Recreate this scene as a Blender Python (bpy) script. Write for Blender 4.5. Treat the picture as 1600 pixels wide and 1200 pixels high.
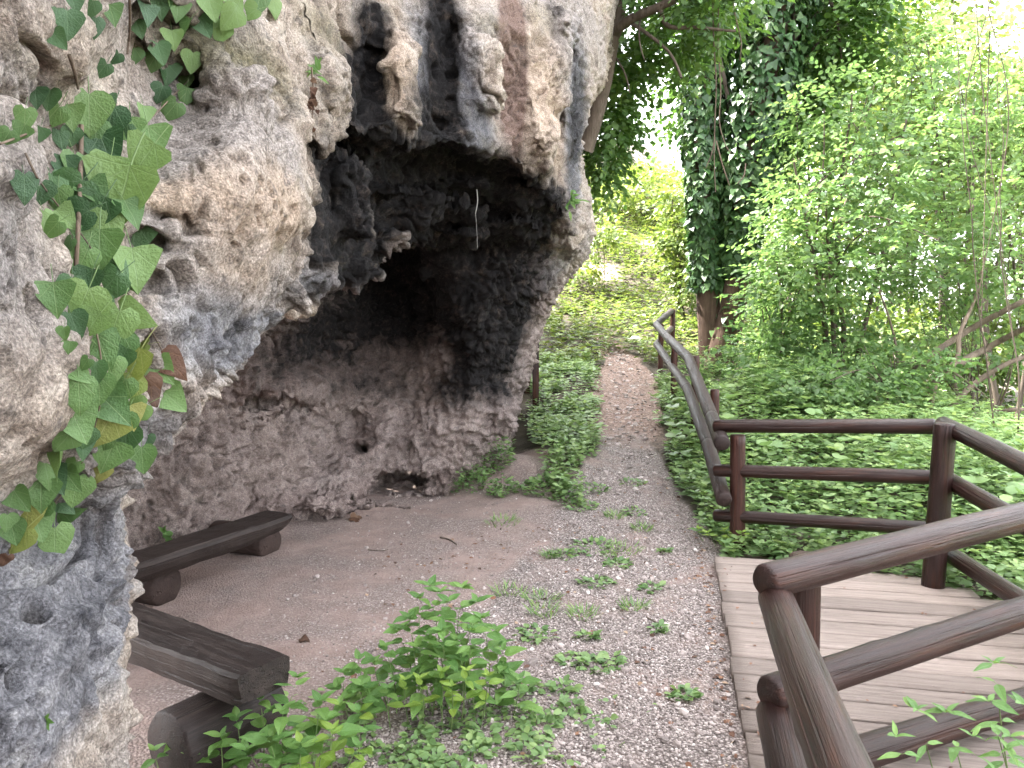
import bpy, math, random
import numpy as np
from mathutils import Vector, Matrix, Euler, Quaternion

for o in list(bpy.data.objects):
    bpy.data.objects.remove(o, do_unlink=True)
SC = bpy.context.scene
COL = SC.collection
R = math.radians
random.seed(7)
RNG = np.random.default_rng(7)

# ------------------------------------------------------------------ camera, sky, sun, exposure
FPX, U0, V0, PITCH, EYE = 1202.0, 800.0, 600.0, R(4.0), 1.6
cam_d = bpy.data.cameras.new('camera')
cam = bpy.data.objects.new('camera', cam_d)
COL.objects.link(cam)
cam.location = (0, 0, EYE)
cam.rotation_euler = (R(90) - PITCH, 0, 0)
cam_d.sensor_width = 36.0
cam_d.lens = FPX / 1600.0 * 36.0
cam_d.clip_start = 0.05
cam_d.clip_end = 600.0
SC.camera = cam
SC.render.resolution_x, SC.render.resolution_y = 1024, 768

SUN_EL, SUN_AZ = R(56), R(-62)           # azimuth measured from +Y towards +X: the sun stands over the cliff, on the left
world = bpy.data.worlds.new('World')
SC.world = world
world.use_nodes = True
_nt = world.node_tree
_bg = _nt.nodes['Background']
_sky = _nt.nodes.new('ShaderNodeTexSky')
_sky.sky_type = 'NISHITA'
_sky.sun_disc = False
_sky.sun_elevation = SUN_EL
_sky.sun_rotation = SUN_AZ
_sky.air_density = 1.0
_sky.dust_density = 3.0
_sky.ozone_density = 0.6
_hs = _nt.nodes.new('ShaderNodeHueSaturation')          # a white, hazy summer sky
_hs.inputs['Saturation'].default_value = 0.18
_nt.links.new(_sky.outputs[0], _hs.inputs['Color'])
_nt.links.new(_hs.outputs[0], _bg.inputs[0])
_bg.inputs[1].default_value = 0.15
sun_d = bpy.data.lights.new('sun', 'SUN')
sun_d.energy = 3.0
sun_d.angle = R(3.0)
sun_d.color = (1.0, 0.95, 0.86)
sun = bpy.data.objects.new('sun', sun_d)
COL.objects.link(sun)
_sd = Vector((math.sin(SUN_AZ) * math.cos(SUN_EL), math.cos(SUN_AZ) * math.cos(SUN_EL), math.sin(SUN_EL)))
sun.rotation_euler = _sd.to_track_quat('Z', 'Y').to_euler()
sun.location = (0, 0, 40)
SC.view_settings.view_transform = 'Standard'
SC.view_settings.look = 'None'
SC.view_settings.gamma = 1.0
SC.view_settings.exposure = 3.68
SC.view_settings.use_curve_mapping = False
SC.cycles.use_denoising = True
SC.cycles.max_bounces = 6
SC.cycles.diffuse_bounces = 4
SC.cycles.glossy_bounces = 2
SC.cycles.transmission_bounces = 3
SC.cycles.use_adaptive_sampling = True
SC.cycles.adaptive_threshold = 0.03
SC.cycles.caustics_reflective = False
SC.cycles.caustics_refractive = False
SC.cycles.transparent_max_bounces = 6

# ------------------------------------------------------------------ places: from where a thing is seen in the photograph to where it stands
def at_y(u, v, Y):
    x = (u - U0) / FPX
    y = -(v - V0) / FPX
    fy, fz = math.cos(PITCH) + y * math.sin(PITCH), -math.sin(PITCH) + y * math.cos(PITCH)
    return Vector((x * Y / fy, Y, EYE + fz * Y / fy))
def at_z(u, v, z=0.0):
    x = (u - U0) / FPX
    y = -(v - V0) / FPX
    fy, fz = math.cos(PITCH) + y * math.sin(PITCH), -math.sin(PITCH) + y * math.cos(PITCH)
    t = (z - EYE) / fz
    return Vector((x * t, fy * t, z))
def project(X, Y, Z):
    dz = Z - EYE
    t = np.maximum(Y * math.cos(PITCH) - dz * math.sin(PITCH), 0.05)
    yy = Y * math.sin(PITCH) + dz * math.cos(PITCH)
    return U0 + FPX * X / t, V0 - FPX * yy / t

# ------------------------------------------------------------------ noise
def _hash(ix, iy, iz, seed):
    h = ix.astype(np.uint32) * np.uint32(374761393) + iy.astype(np.uint32) * np.uint32(668265263) + iz.astype(np.uint32) * np.uint32(2246822519) + np.uint32((seed * 1274126177) & 0xFFFFFFFF)
    h = (h ^ (h >> np.uint32(13))) * np.uint32(1274126177)
    h = (h ^ (h >> np.uint32(16))) * np.uint32(2246822519)
    return h ^ (h >> np.uint32(15))
def vnoise(P, scale, seed=0):
    """smooth noise, about -1..1, at points P (n,3)"""
    q = (np.asarray(P, np.float64) * scale)
    i = np.floor(q)
    f = (q - i).astype(np.float32)
    i = i.astype(np.int64).astype(np.int32)
    w = f * f * f * (f * (f * 6 - 15) + 10)
    fx, fy, fz = f.T
    wx, wy, wz = w.T
    ks = np.float32(1 / 511.5)
    acc = None
    lay = []
    for dx in (0, 1):
        row = []
        for dy in (0, 1):
            cell = []
            for dz in (0, 1):
                h = _hash(i[:, 0] + dx, i[:, 1] + dy, i[:, 2] + dz, seed)
                d = ((h & 1023).astype(np.float32) * ks - 1) * (fx - dx)
                d += (((h >> np.uint32(10)) & 1023).astype(np.float32) * ks - 1) * (fy - dy)
                d += (((h >> np.uint32(20)) & 1023).astype(np.float32) * ks - 1) * (fz - dz)
                cell.append(d)
            row.append(cell[0] + wz * (cell[1] - cell[0]))
        lay.append(row[0] + wy * (row[1] - row[0]))
    return (lay[0] + wx * (lay[1] - lay[0])) * 1.5
def fbm(P, scale, octaves=4, seed=0, gain=0.5):
    a, s, t = 1.0, 0.0, 0.0
    for k in range(octaves):
        s = s + a * vnoise(P, scale * 2.03 ** k, seed + 17 * k)
        t += a
        a *= gain
    return s / t
def worley(P, scale, seed=0):
    """distance to the nearest feature point, in cell units"""
    q = np.asarray(P, np.float64) * scale
    i = np.floor(q)
    f = (q - i).astype(np.float32)
    i = i.astype(np.int64).astype(np.int32)
    best = np.full(len(q), 9.0, np.float32)
    ks = np.float32(1 / 1023.0)
    for dx in (-1, 0, 1):
        for dy in (-1, 0, 1):
            for dz in (-1, 0, 1):
                h = _hash(i[:, 0] + dx, i[:, 1] + dy, i[:, 2] + dz, seed)
                px = (h & 1023).astype(np.float32) * ks + (dx - f[:, 0])
                py = ((h >> np.uint32(10)) & 1023).astype(np.float32) * ks + (dy - f[:, 1])
                pz = ((h >> np.uint32(20)) & 1023).astype(np.float32) * ks + (dz - f[:, 2])
                np.minimum(best, px * px + py * py + pz * pz, out=best)
    return np.sqrt(best)
def smooth(a, b, x):
    t = np.clip((x - a) / (b - a), 0, 1)
    return t * t * (3 - 2 * t)
def smax(a, b, k):
    h = np.clip(0.5 + 0.5 * (a - b) / k, 0, 1)
    return b + (a - b) * h + k * h * (1 - h)
def smin(a, b, k):
    return -smax(-a, -b, k)

# ------------------------------------------------------------------ mesh objects and tags
def tag(o, label=None, cat=None, group=None, kind=None):
    if label: o['label'] = label
    if cat: o['category'] = cat
    if group: o['group'] = group
    if kind: o['kind'] = kind
    return o
def link(o, parent=None):
    COL.objects.link(o)
    if parent: o.parent = parent
    return o
def empty(name, loc=(0, 0, 0), parent=None):
    o = bpy.data.objects.new(name, None)
    o.empty_display_size = 0.1
    link(o, parent)
    o.location = loc
    return o
def mesh_np(name, V, F, mat, parent=None, smooth_shade=True, attrs=None, nper=None):
    """V (n,3) array, F (m,k) array with k = 3 or 4; one mesh object"""
    me = bpy.data.meshes.new(name)
    V = np.asarray(V, np.float32)
    F = np.asarray(F, np.int32)
    k = F.shape[1]
    me.vertices.add(len(V))
    me.vertices.foreach_set('co', V.ravel())
    me.loops.add(F.size)
    me.loops.foreach_set('vertex_index', F.ravel())
    me.polygons.add(len(F))
    me.polygons.foreach_set('loop_start', np.arange(0, F.size, k, dtype=np.int32))
    me.polygons.foreach_set('loop_total', np.full(len(F), k, np.int32))
    if smooth_shade:
        me.polygons.foreach_set('use_smooth', np.ones(len(F), bool))
    for an, arr in (attrs or {}).items():
        arr = np.asarray(arr, np.float32)
        dom = 'POINT' if len(arr) == len(V) else 'FACE'
        a = me.attributes.new(an, 'FLOAT', dom)
        a.data.foreach_set('value', arr)
    me.update(calc_edges=True)
    if mat: me.materials.append(mat)
    o = bpy.data.objects.new(name, me)
    link(o, parent)
    return o

# ------------------------------------------------------------------ materials
class Mat:
    def __init__(s, name, rough=0.9):
        s.m = bpy.data.materials.new(name)
        s.m.use_nodes = True
        s.t = s.m.node_tree
        s.b = s.t.nodes['Principled BSDF']
        s.out = s.t.nodes['Material Output']
        s.b.inputs['Roughness'].default_value = rough
        s._pos = None
    def n(s, typ, **kw):
        x = s.t.nodes.new('ShaderNode' + typ)
        for k, v in kw.items():
            if k in x.inputs: s.put(v, x.inputs[k])
            else: setattr(x, k, v)
        return x
    def put(s, v, sock):
        if hasattr(v, 'is_output'): s.t.links.new(v, sock)
        else: sock.default_value = v
    def coord(s):
        if s._pos is None:
            s._pos = s.n('TexCoord').outputs['Object']
        return s._pos
    def mapped(s, scale=(1, 1, 1), rot=(0, 0, 0)):
        x = s.n('Mapping')
        s.put(s.coord(), x.inputs['Vector'])
        x.inputs['Scale'].default_value = scale
        x.inputs['Rotation'].default_value = rot
        return x.outputs[0]
    def noise(s, scale, detail=4, rough=0.55, dist=0.0, vec=None):
        x = s.n('TexNoise')
        s.put(vec if vec is not None else s.coord(), x.inputs['Vector'])
        x.inputs['Scale'].default_value = scale
        x.inputs['Detail'].default_value = detail
        x.inputs['Roughness'].default_value = rough
        x.inputs['Distortion'].default_value = dist
        return x.outputs['Fac']
    def voro(s, scale, feature='F1', vec=None, out='Distance', rand=1.0):
        x = s.n('TexVoronoi')
        x.feature = feature
        s.put(vec if vec is not None else s.coord(), x.inputs['Vector'])
        x.inputs['Scale'].default_value = scale
        x.inputs['Randomness'].default_value = rand
        return x.outputs[out]
    def attr(s, name, kind='GEOMETRY', out='Fac'):
        x = s.n('Attribute')
        x.attribute_name = name
        x.attribute_type = kind
        return x.outputs[out]
    def ramp(s, fac, stops, interp='LINEAR'):
        x = s.n('ValToRGB')
        s.put(fac, x.inputs[0])
        e = x.color_ramp.elements
        x.color_ramp.interpolation = interp
        while len(e) < len(stops): e.new(0.5)
        for i, (p, c) in enumerate(stops):
            e[i].position = p
            if isinstance(c, (int, float)): c = (c, c, c)
            e[i].color = (c[0], c[1], c[2], 1)
        return x.outputs[0]
    def mix(s, fac, a, b, mode='MIX'):
        x = s.n('Mix')
        x.data_type = 'RGBA'
        x.blend_type = mode
        s.put(fac, x.inputs[0])
        for v, sock in ((a, x.inputs[6]), (b, x.inputs[7])):
            if isinstance(v, tuple) and len(v) == 3: v = v + (1,)
            if isinstance(v, (int, float)): v = (v, v, v, 1)
            s.put(v, sock)
        return x.outputs[2]
    def math(s, op, a, b=0.0, clamp=False):
        x = s.n('Math')
        x.operation = op
        x.use_clamp = clamp
        s.put(a, x.inputs[0])
        s.put(b, x.inputs[1])
        return x.outputs[0]
    def maprange(s, v, a, b, c=0.0, d=1.0):
        x = s.n('MapRange')
        s.put(v, x.inputs[0])
        for i, q in enumerate((a, b, c, d)): x.inputs[i + 1].default_value = q
        return x.outputs[0]
    def bump(s, h, strength=0.5, dist=0.02, prev=None):
        x = s.n('Bump')
        x.inputs['Strength'].default_value = strength
        x.inputs['Distance'].default_value = dist
        s.put(h, x.inputs['Height'])
        if prev is not None: s.put(prev, x.inputs['Normal'])
        return x.outputs[0]
    def color(s, c): s.put(c if not (isinstance(c, tuple) and len(c) == 3) else c + (1,), s.b.inputs['Base Color'])
    def normal(s, nrm): s.put(nrm, s.b.inputs['Normal'])
# ------------------------------------------------------------------ ground height
_PY = np.array((-40, 5.3, 6.2, 7.0, 8.5, 10, 12, 14, 17, 20, 25, 32, 45, 80.0))
_PZ = np.array((0, 0, 0.05, 0.12, 0.32, 0.60, 0.92, 1.18, 1.85, 2.9, 4.9, 8.0, 12.5, 16.0))
def ground_z(X, Y):
    X = np.asarray(X, float); Y = np.asarray(Y, float)
    z = np.interp(Y, _PY, _PZ)
    far = np.maximum(0, Y - 10)
    w = 1 - 0.85 * smooth(0, 1, (X - 2.6 - 0.13 * far) / (4.9 + 0.25 * far))
    left = smooth(0.9, -0.9, X) * smooth(11.0, 8.6, Y)
    z = z * w * (1 - left) + left * (0.04 * smooth(4, 7.5, Y))
    z = z - 0.9 * smooth(4.0, 12.0, X) - 1.2 * smooth(10, 30, X) * smooth(2, 12, Y)
    # earth mound at the foot of the cave's right wall
    z = z + 0.13 * np.exp(-(((X - 0.05) / 0.55) ** 2 + ((Y - 7.9) / 0.6) ** 2)) * (1 + 0.3 * np.sin(9 * X + 5 * Y))
    P = np.stack([X, Y, 0 * X], -1).reshape(-1, 3)
    b = (0.05 * vnoise(P, 0.7, 3) + 0.018 * vnoise(P, 2.3, 4) + 0.007 * vnoise(P, 7.0, 5)).reshape(X.shape)
    far = smooth(9, 22, np.hypot(X, Y))
    b = b + far * (0.35 * vnoise(P, 0.22, 6)).reshape(X.shape)
    return z + b * (0.45 + 0.55 * smooth(3, 9, np.hypot(X, Y)))
def gz(x, y):
    return float(ground_z(np.array([x]), np.array([y]))[0])

# ------------------------------------------------------------------ the cliff: a solid carved as a distance field, meshed, then weathered
LAT0, LATS, LATN = -1600.0, 8.0, 500          # lattice over sight angles, for the face depth and outline tables
_lu = LAT0 + LATS * np.arange(LATN)
_LU, _LV = np.meshgrid(_lu, _lu, indexing='ij')
def tps(points):
    p = np.array(points, float)
    xy = p[:, :2] / 300.0
    n = len(p)
    def phi(r2): return 0.5 * r2 * np.log(r2 + 1e-12)
    d2 = ((xy[:, None] - xy[None]) ** 2).sum(-1)
    A = np.zeros((n + 3, n + 3))
    A[:n, :n] = phi(d2) + 0.004 * np.eye(n)
    A[:n, n] = 1; A[:n, n + 1:] = xy; A[n, :n] = 1; A[n + 1:, :n] = xy.T
    c = np.linalg.solve(A, np.r_[p[:, 2], 0, 0, 0])
    gx, gy = np.clip(_LU, -700, 1500) / 300.0, np.clip(_LV, -700, 1700) / 300.0
    out = c[n] + c[n + 1] * gx + c[n + 2] * gy
    for k in range(n):
        out += c[k] * phi((gx - xy[k, 0]) ** 2 + (gy - xy[k, 1]) ** 2)
    return out
def poly_sd(poly):
    p = np.array(poly, float)
    best = np.full(_LU.shape, 1e12)
    inside = np.zeros(_LU.shape, bool)
    for (x0, y0), (x1, y1) in zip(p, np.roll(p, -1, 0)):
        dx, dy = x1 - x0, y1 - y0
        t = np.clip(((_LU - x0) * dx + (_LV - y0) * dy) / (dx * dx + dy * dy), 0, 1)
        best = np.minimum(best, (_LU - x0 - t * dx) ** 2 + (_LV - y0 - t * dy) ** 2)
        if y0 != y1:
            c = ((y0 > _LV) != (y1 > _LV)) & (_LU < x0 + (_LV - y0) * dx / dy)
            inside ^= c
    d = np.sqrt(best)
    return np.where(inside, -d, d)
def look(T, u, v):
    a = np.clip((u - LAT0) / LATS, 0, LATN - 1.001); b = np.clip((v - LAT0) / LATS, 0, LATN - 1.001)
    i = a.astype(np.int32); j = b.astype(np.int32)
    fa = (a - i).astype(np.float32); fb = (b - j).astype(np.float32)
    T = T.astype(np.float32)
    return (T[i, j] * (1 - fa) + T[i + 1, j] * fa) * (1 - fb) + (T[i, j + 1] * (1 - fa) + T[i + 1, j + 1] * fa) * fb

FACE = [(-600, 0, 0.75), (-600, 600, 0.7), (-600, 1200, 0.75),
        (-200, 0, 1.05), (-200, 600, 0.95), (-200, 1200, 1.05),
        (0, 0, 1.40), (0, 120, 1.42), (30, 240, 1.30), (0, 330, 1.22), (0, 480, 1.25), (0, 600, 1.28), (0, 760, 1.38), (0, 850, 1.58), (0, 980, 1.48), (0, 1100, 1.36), (0, 1300, 1.4),
        (60, 200, 1.62), (70, 300, 1.60), (90, 420, 1.60), (100, 560, 1.48), (100, 100, 1.58),
        (150, 60, 1.75), (150, 180, 1.85), (140, 330, 1.72), (150, 450, 1.66), (160, 560, 1.55), (160, 650, 1.58), (150, 720, 1.66), (120, 800, 1.86), (120, 950, 1.62), (60, 1080, 1.44), (150, 1080, 1.66), (110, 1200, 1.52), (180, 900, 1.90), (190, 1010, 1.86), (190, 1150, 1.80), (185, 1350, 1.75),
        (230, 60, 2.10), (230, 170, 2.05), (230, 320, 1.85), (220, 420, 1.80), (230, 560, 1.75), (230, 650, 1.80), (290, 60, 2.25), (270, 110, 2.40), (300, 190, 2.30), (300, 300, 1.98), (300, 420, 1.96), (320, 520, 1.98), (310, 600, 2.02),
        (360, 60, 2.45), (360, 150, 2.35), (340, 230, 2.08), (400, 200, 2.30), (400, 330, 2.18), (400, 450, 2.35), (390, 520, 2.55), (450, 60, 2.85), (450, 150, 2.70), (440, 260, 2.42), (470, 330, 2.62), (470, 400, 2.85),
        (510, 60, 3.45), (520, 160, 3.35), (560, 80, 3.95), (590, 150, 4.15), (560, 0, 3.9), (620, 60, 4.05), (625, 170, 4.15), (650, 0, 4.5), (690, 60, 4.85), (690, 180, 4.75), (740, 60, 4.75), (740, 200, 4.75), (790, 100, 5.25), (790, 0, 5.25), (800, 230, 5.15), (850, 100, 5.45), (840, 250, 5.45), (860, 300, 5.75), (900, 60, 6.2), (890, 180, 6.2), (895, 280, 6.4), (905, 340, 6.7), (915, 400, 7.2), (960, 60, 7.6), (960, 300, 7.9),
        (300, -500, 2.0), (600, -500, 3.6), (900, -500, 6.0), (0, -500, 1.4)]
WALL = [(480, 230, 5.4), (560, 240, 6.0), (650, 250, 6.6), (750, 265, 6.9), (840, 300, 7.0), (880, 330, 7.1),
        (500, 320, 5.8), (600, 330, 6.9), (700, 330, 7.0), (810, 350, 6.9),
        (430, 440, 5.4), (400, 500, 5.7), (480, 450, 6.0), (520, 420, 6.6), (560, 400, 7.0), (700, 365, 6.8), (780, 372, 6.75),
        (590, 390, 7.2), (630, 400, 7.5), (625, 460, 7.9), (600, 510, 7.6), (560, 460, 7.0), (520, 480, 6.6), (640, 520, 7.8), (480, 500, 6.4),
        (672, 400, 6.9), (700, 380, 6.65), (690, 440, 6.7), (700, 500, 6.95), (690, 560, 7.3), (740, 430, 6.6), (800, 400, 6.6), (770, 500, 6.8), (740, 570, 7.05), (830, 430, 6.9), (880, 380, 7.0), (910, 360, 7.1), (900, 410, 7.4), (860, 470, 7.5), (800, 560, 7.4), (840, 520, 8.0),
        (420, 540, 6.2), (400, 580, 5.9), (470, 540, 6.4), (450, 590, 6.2), (520, 560, 7.0), (580, 580, 7.6), (620, 590, 7.6), (560, 630, 7.2), (660, 620, 7.4), (720, 620, 7.2), (760, 630, 7.3),
        (350, 630, 5.8), (300, 660, 5.5), (430, 625, 6.0), (430, 650, 6.3), (500, 680, 6.95), (555, 670, 7.6), (580, 690, 7.1), (380, 700, 6.0), (300, 740, 5.6), (240, 760, 5.4), (200, 820, 5.3), (460, 720, 6.5), (550, 720, 6.9), (650, 690, 7.2), (720, 700, 7.25), (690, 750, 7.35), (780, 680, 7.9), (810, 620, 8.3), (800, 670, 8.6), (780, 600, 7.7), (630, 735, 7.4),
        (450, 765, 6.3), (400, 780, 6.15), (540, 760, 6.75), (590, 760, 6.95), (300, 810, 5.4), (640, 790, 7.3), (740, 760, 7.7), (450, 900, 6.1), (600, 900, 7.0), (750, 900, 7.7),
        (100, 700, 4.6), (100, 900, 4.4), (0, 700, 4.2), (200, 600, 5.0), (300, 560, 5.4), (-300, 700, 3.6), (-300, 1200, 3.4), (100, 1200, 4.2),
        (200, 400, 3.2), (350, 400, 3.6), (300, 200, 3.2), (400, 200, 3.5), (0, 300, 2.6), (-300, 300, 2.2), (940, 300, 8.0), (950, 0, 8.0), (600, 0, 5.2), (800, 0, 6.2), (600, -500, 5.0), (0, -500, 3.0), (900, -500, 7.5)]
ROOF = [(385, 540, 2.60), (425, 500, 2.95), (470, 485, 3.40), (515, 462, 3.85), (555, 440, 4.35), (590, 415, 4.85), (640, 388, 5.6), (700, 378, 6.15), (760, 380, 6.45), (830, 385, 6.6), (890, 385, 6.9),
        (470, 220, 3.5), (478, 300, 3.3), (470, 390, 3.0), (435, 440, 2.75), (400, 470, 2.6), (370, 560, 2.35), (320, 615, 2.15), (520, 225, 4.1), (570, 225, 4.5), (650, 232, 4.95), (740, 248, 5.4), (830, 285, 5.85), (890, 345, 6.6),
        (520, 330, 3.95), (540, 400, 4.0), (600, 310, 4.95), (650, 320, 5.4), (750, 315, 5.95), (820, 340, 6.2), (500, 440, 3.6), (560, 360, 4.5), (640, 355, 5.4), (720, 350, 6.0), (600, 100, 4.6), (800, 100, 5.8), (400, 200, 2.9), (300, 500, 2.3)]
POLY_ROOF = [(330, 350), (440, 170), (520, 150), (620, 150), (760, 170), (880, 260), (912, 345), (905, 372), (880, 384), (830, 388), (765, 384), (715, 376), (672, 386), (640, 384), (606, 392), (594, 416), (560, 436), (516, 460), (476, 484), (440, 492), (404, 514), (388, 545), (368, 588), (330, 620), (280, 600)]
OUT = [(968, -700), (966, -100), (963, 0), (952, 60), (948, 110), (930, 150), (912, 190), (905, 225), (910, 270), (919, 310), (921, 350), (914, 400), (892, 428), (868, 462), (850, 500), (838, 528), (828, 575), (812, 625), (800, 668), (792, 720), (775, 780), (765, 1000), (760, 2000)]
RIM = [(472, 205), (480, 240), (493, 290), (497, 345), (480, 392), (448, 430), (412, 470), (392, 520), (372, 578), (330, 622), (255, 682), (204, 726), (190, 762), (197, 830), (205, 900), (204, 955), (188, 1040), (200, 1110), (190, 1200), (186, 2100)]
LIP = [(505, 232), (548, 200), (575, 218), (612, 205), (650, 228), (690, 222), (735, 244), (785, 243), (830, 274), (862, 312), (882, 350), (893, 400)]
POLY_FACE = [(-1550, -1550), (968, -1550)] + OUT[:12] + LIP[::-1] + RIM + [(-1550, 2200)]
POLY_WALL = [(-1550, -1550), (968, -1550)] + OUT + [(-1550, 2200)]
T_FACE, T_WALL, T_ROOF = tps(FACE), tps(WALL), tps(ROOF)
S_ROOF = poly_sd(POLY_ROOF)
S_FACE, S_WALL = poly_sd(POLY_FACE), poly_sd(POLY_WALL)

HOLES = [  # pockets and hollows: seen at, distance, half sizes in metres
    (628, 752, 7.35, 0.34, 0.75, 0.115), (560, 690, 7.15, 0.16, 0.30, 0.14), (695, 186, 4.72, 0.06, 0.22, 0.07), (693, 40, 4.75, 0.09, 0.25, 0.24), (590, 60, 4.0, 0.06, 0.2, 0.16),
    (275, 95, 2.25, 0.10, 0.22, 0.05), (60, 195, 1.45, 0.07, 0.2, 0.03), (318, 225, 2.1, 0.025, 0.12, 0.02), (290, 345, 1.95, 0.05, 0.08, 0.014), (265, 20, 2.2, 0.1, 0.2, 0.03),
    (860, 40, 5.6, 0.05, 0.3, 0.18), (875, 190, 6.0, 0.04, 0.25, 0.09), (900, 100, 6.2, 0.05, 0.25, 0.16), (880, 270, 6.1, 0.05, 0.2, 0.06),
    (540, 20, 3.6, 0.08, 0.3, 0.1), (500, 640, 6.6, 0.35, 0.25, 0.05), (420, 632, 6.1, 0.32, 0.25, 0.045), (345, 640, 5.3, 0.12, 0.4, 0.07),
    (240, 380, 1.86, 0.05, 0.08, 0.018), (262, 440, 1.85, 0.05, 0.08, 0.014), (75, 485, 1.4, 0.04, 0.12, 0.03), (20, 160, 1.45, 0.06, 0.12, 0.02), (150, 1050, 1.6, 0.02, 0.15, 0.06), (60, 1080, 1.4, 0.12, 0.1, 0.02)]
HOLES = [(at_y(u, v, Y), rx, ry, rz) for u, v, Y, rx, ry, rz in HOLES]
BUMPS = [  # knobs, flakes and hanging columns that stand out of the face
    (685, 286, 5.45, 0.34, 0.16, 0.045), (652, 312, 5.25, 0.26, 0.16, 0.04), (715, 370, 6.0, 0.22, 0.2, 0.05), (555, 240, 4.3, 0.2, 0.2, 0.09), (545, 330, 3.95, 0.13, 0.12, 0.2), (600, 372, 4.85, 0.2, 0.16, 0.08), (800, 350, 6.15, 0.3, 0.2, 0.05), (755, 300, 5.8, 0.26, 0.15, 0.04), (500, 420, 3.5, 0.12, 0.12, 0.1), (560, 420, 4.35, 0.16, 0.14, 0.07), (590, 300, 4.75, 0.22, 0.14, 0.05), (520, 270, 3.9, 0.14, 0.14, 0.08), (830, 310, 5.95, 0.2, 0.16, 0.06), (450, 470, 3.1, 0.10, 0.10, 0.06), (640, 345, 5.35, 0.2, 0.14, 0.06), (700, 330, 5.7, 0.24, 0.14, 0.04),
    (510, 125, 3.3, 0.11, 0.2, 0.16), (625, 130, 4.1, 0.13, 0.22, 0.28), (585, 165, 4.25, 0.12, 0.2, 0.22), (745, 120, 4.85, 0.18, 0.16, 0.26), (840, 200, 5.45, 0.14, 0.2, 0.3), (870, 100, 5.8, 0.12, 0.2, 0.35),
    (560, 780, 6.9, 0.5, 0.3, 0.14), (470, 785, 6.4, 0.5, 0.3, 0.13), (660, 730, 7.35, 0.35, 0.25, 0.28), (770, 640, 7.55, 0.25, 0.25, 0.3), (690, 400, 6.75, 0.22, 0.2, 0.24), (350, 130, 2.35, 0.12, 0.1, 0.08)]
BUMPS = [(at_y(u, v, Y), rx, ry, rz) for u, v, Y, rx, ry, rz in BUMPS]

def rock_field(X, Y, Z, k=0.16):
    u, v = project(X, Y, Z)
    dF = look(T_FACE, u, v); dW = look(T_WALL, u, v)
    px = np.maximum(Y, 0.6) / FPX
    sF = look(S_FACE, u, v) * px; sW = look(S_WALL, u, v) * px
    kk = 0.035 + 0.022 * np.clip(Y, 0, 6)
    thick = 0.62 + 0.16 * np.clip(Y - 1.5, 0, 4)
    f = smax(dF - Y, sF, kk)
    f = smax(f, Y - dF - thick, kk)
    w = smax((dW - Y) * 0.8, sW, 0.22)
    dR = look(T_ROOF, u, v)
    g = smax(smax(dR - Y, look(S_ROOF, u, v) * px, 0.05), Y - dR - 0.55, 0.2)
    f = smin(f, g, 0.08)
    # the cave runs on behind the near buttress; its mouth wall turns back on the far side
    r = smin(f, w, 0.10)
    return r.astype(np.float32)

def carve(f, ax):
    def near(c, r, m):
        return tuple(slice(max(0, int(np.searchsorted(a, q - e - m)) - 1), int(np.searchsorted(a, q + e + m)) + 1) for a, q, e in zip(ax, c, r))
    def ell(sl, c, r):
        X, Y, Z = np.meshgrid(*[a[s] for a, s in zip(ax, sl)], indexing='ij')
        w = 0.12 * np.sin(17 * X + 9 * Z + c[0] * 40) + 0.12 * np.sin(21 * Z - 11 * Y + c[2] * 30) + 0.10 * np.sin(33 * X + 25 * Y)
        return (np.sqrt(((X - c[0]) / r[0]) ** 2 + ((Y - c[1]) / r[1]) ** 2 + ((Z - c[2]) / r[2]) ** 2) - 1 + w) * min(r)
    for c, *r in BUMPS:
        sl = near(c, r, 0.2)
        if f[sl].size: f[sl] = smin(f[sl], ell(sl, c, r), 0.10)
    rs = np.random.default_rng(5)
    for c, *r in HOLES:
        for k in range(3):
            j = rs.normal(0, 0.42, 3); sc = rs.uniform(0.45, 0.85, 3)
            c2 = [q + a * e for q, a, e in zip(c, j, r)]; r2 = [e * a for e, a in zip(r, sc)]
            if max(r) > 0.3: c2, r2 = list(c), list(r)
            sl = near(c2, r2, 0.1)
            if f[sl].size: f[sl] = smax(f[sl], -ell(sl, c2, r2), 0.025)

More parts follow.
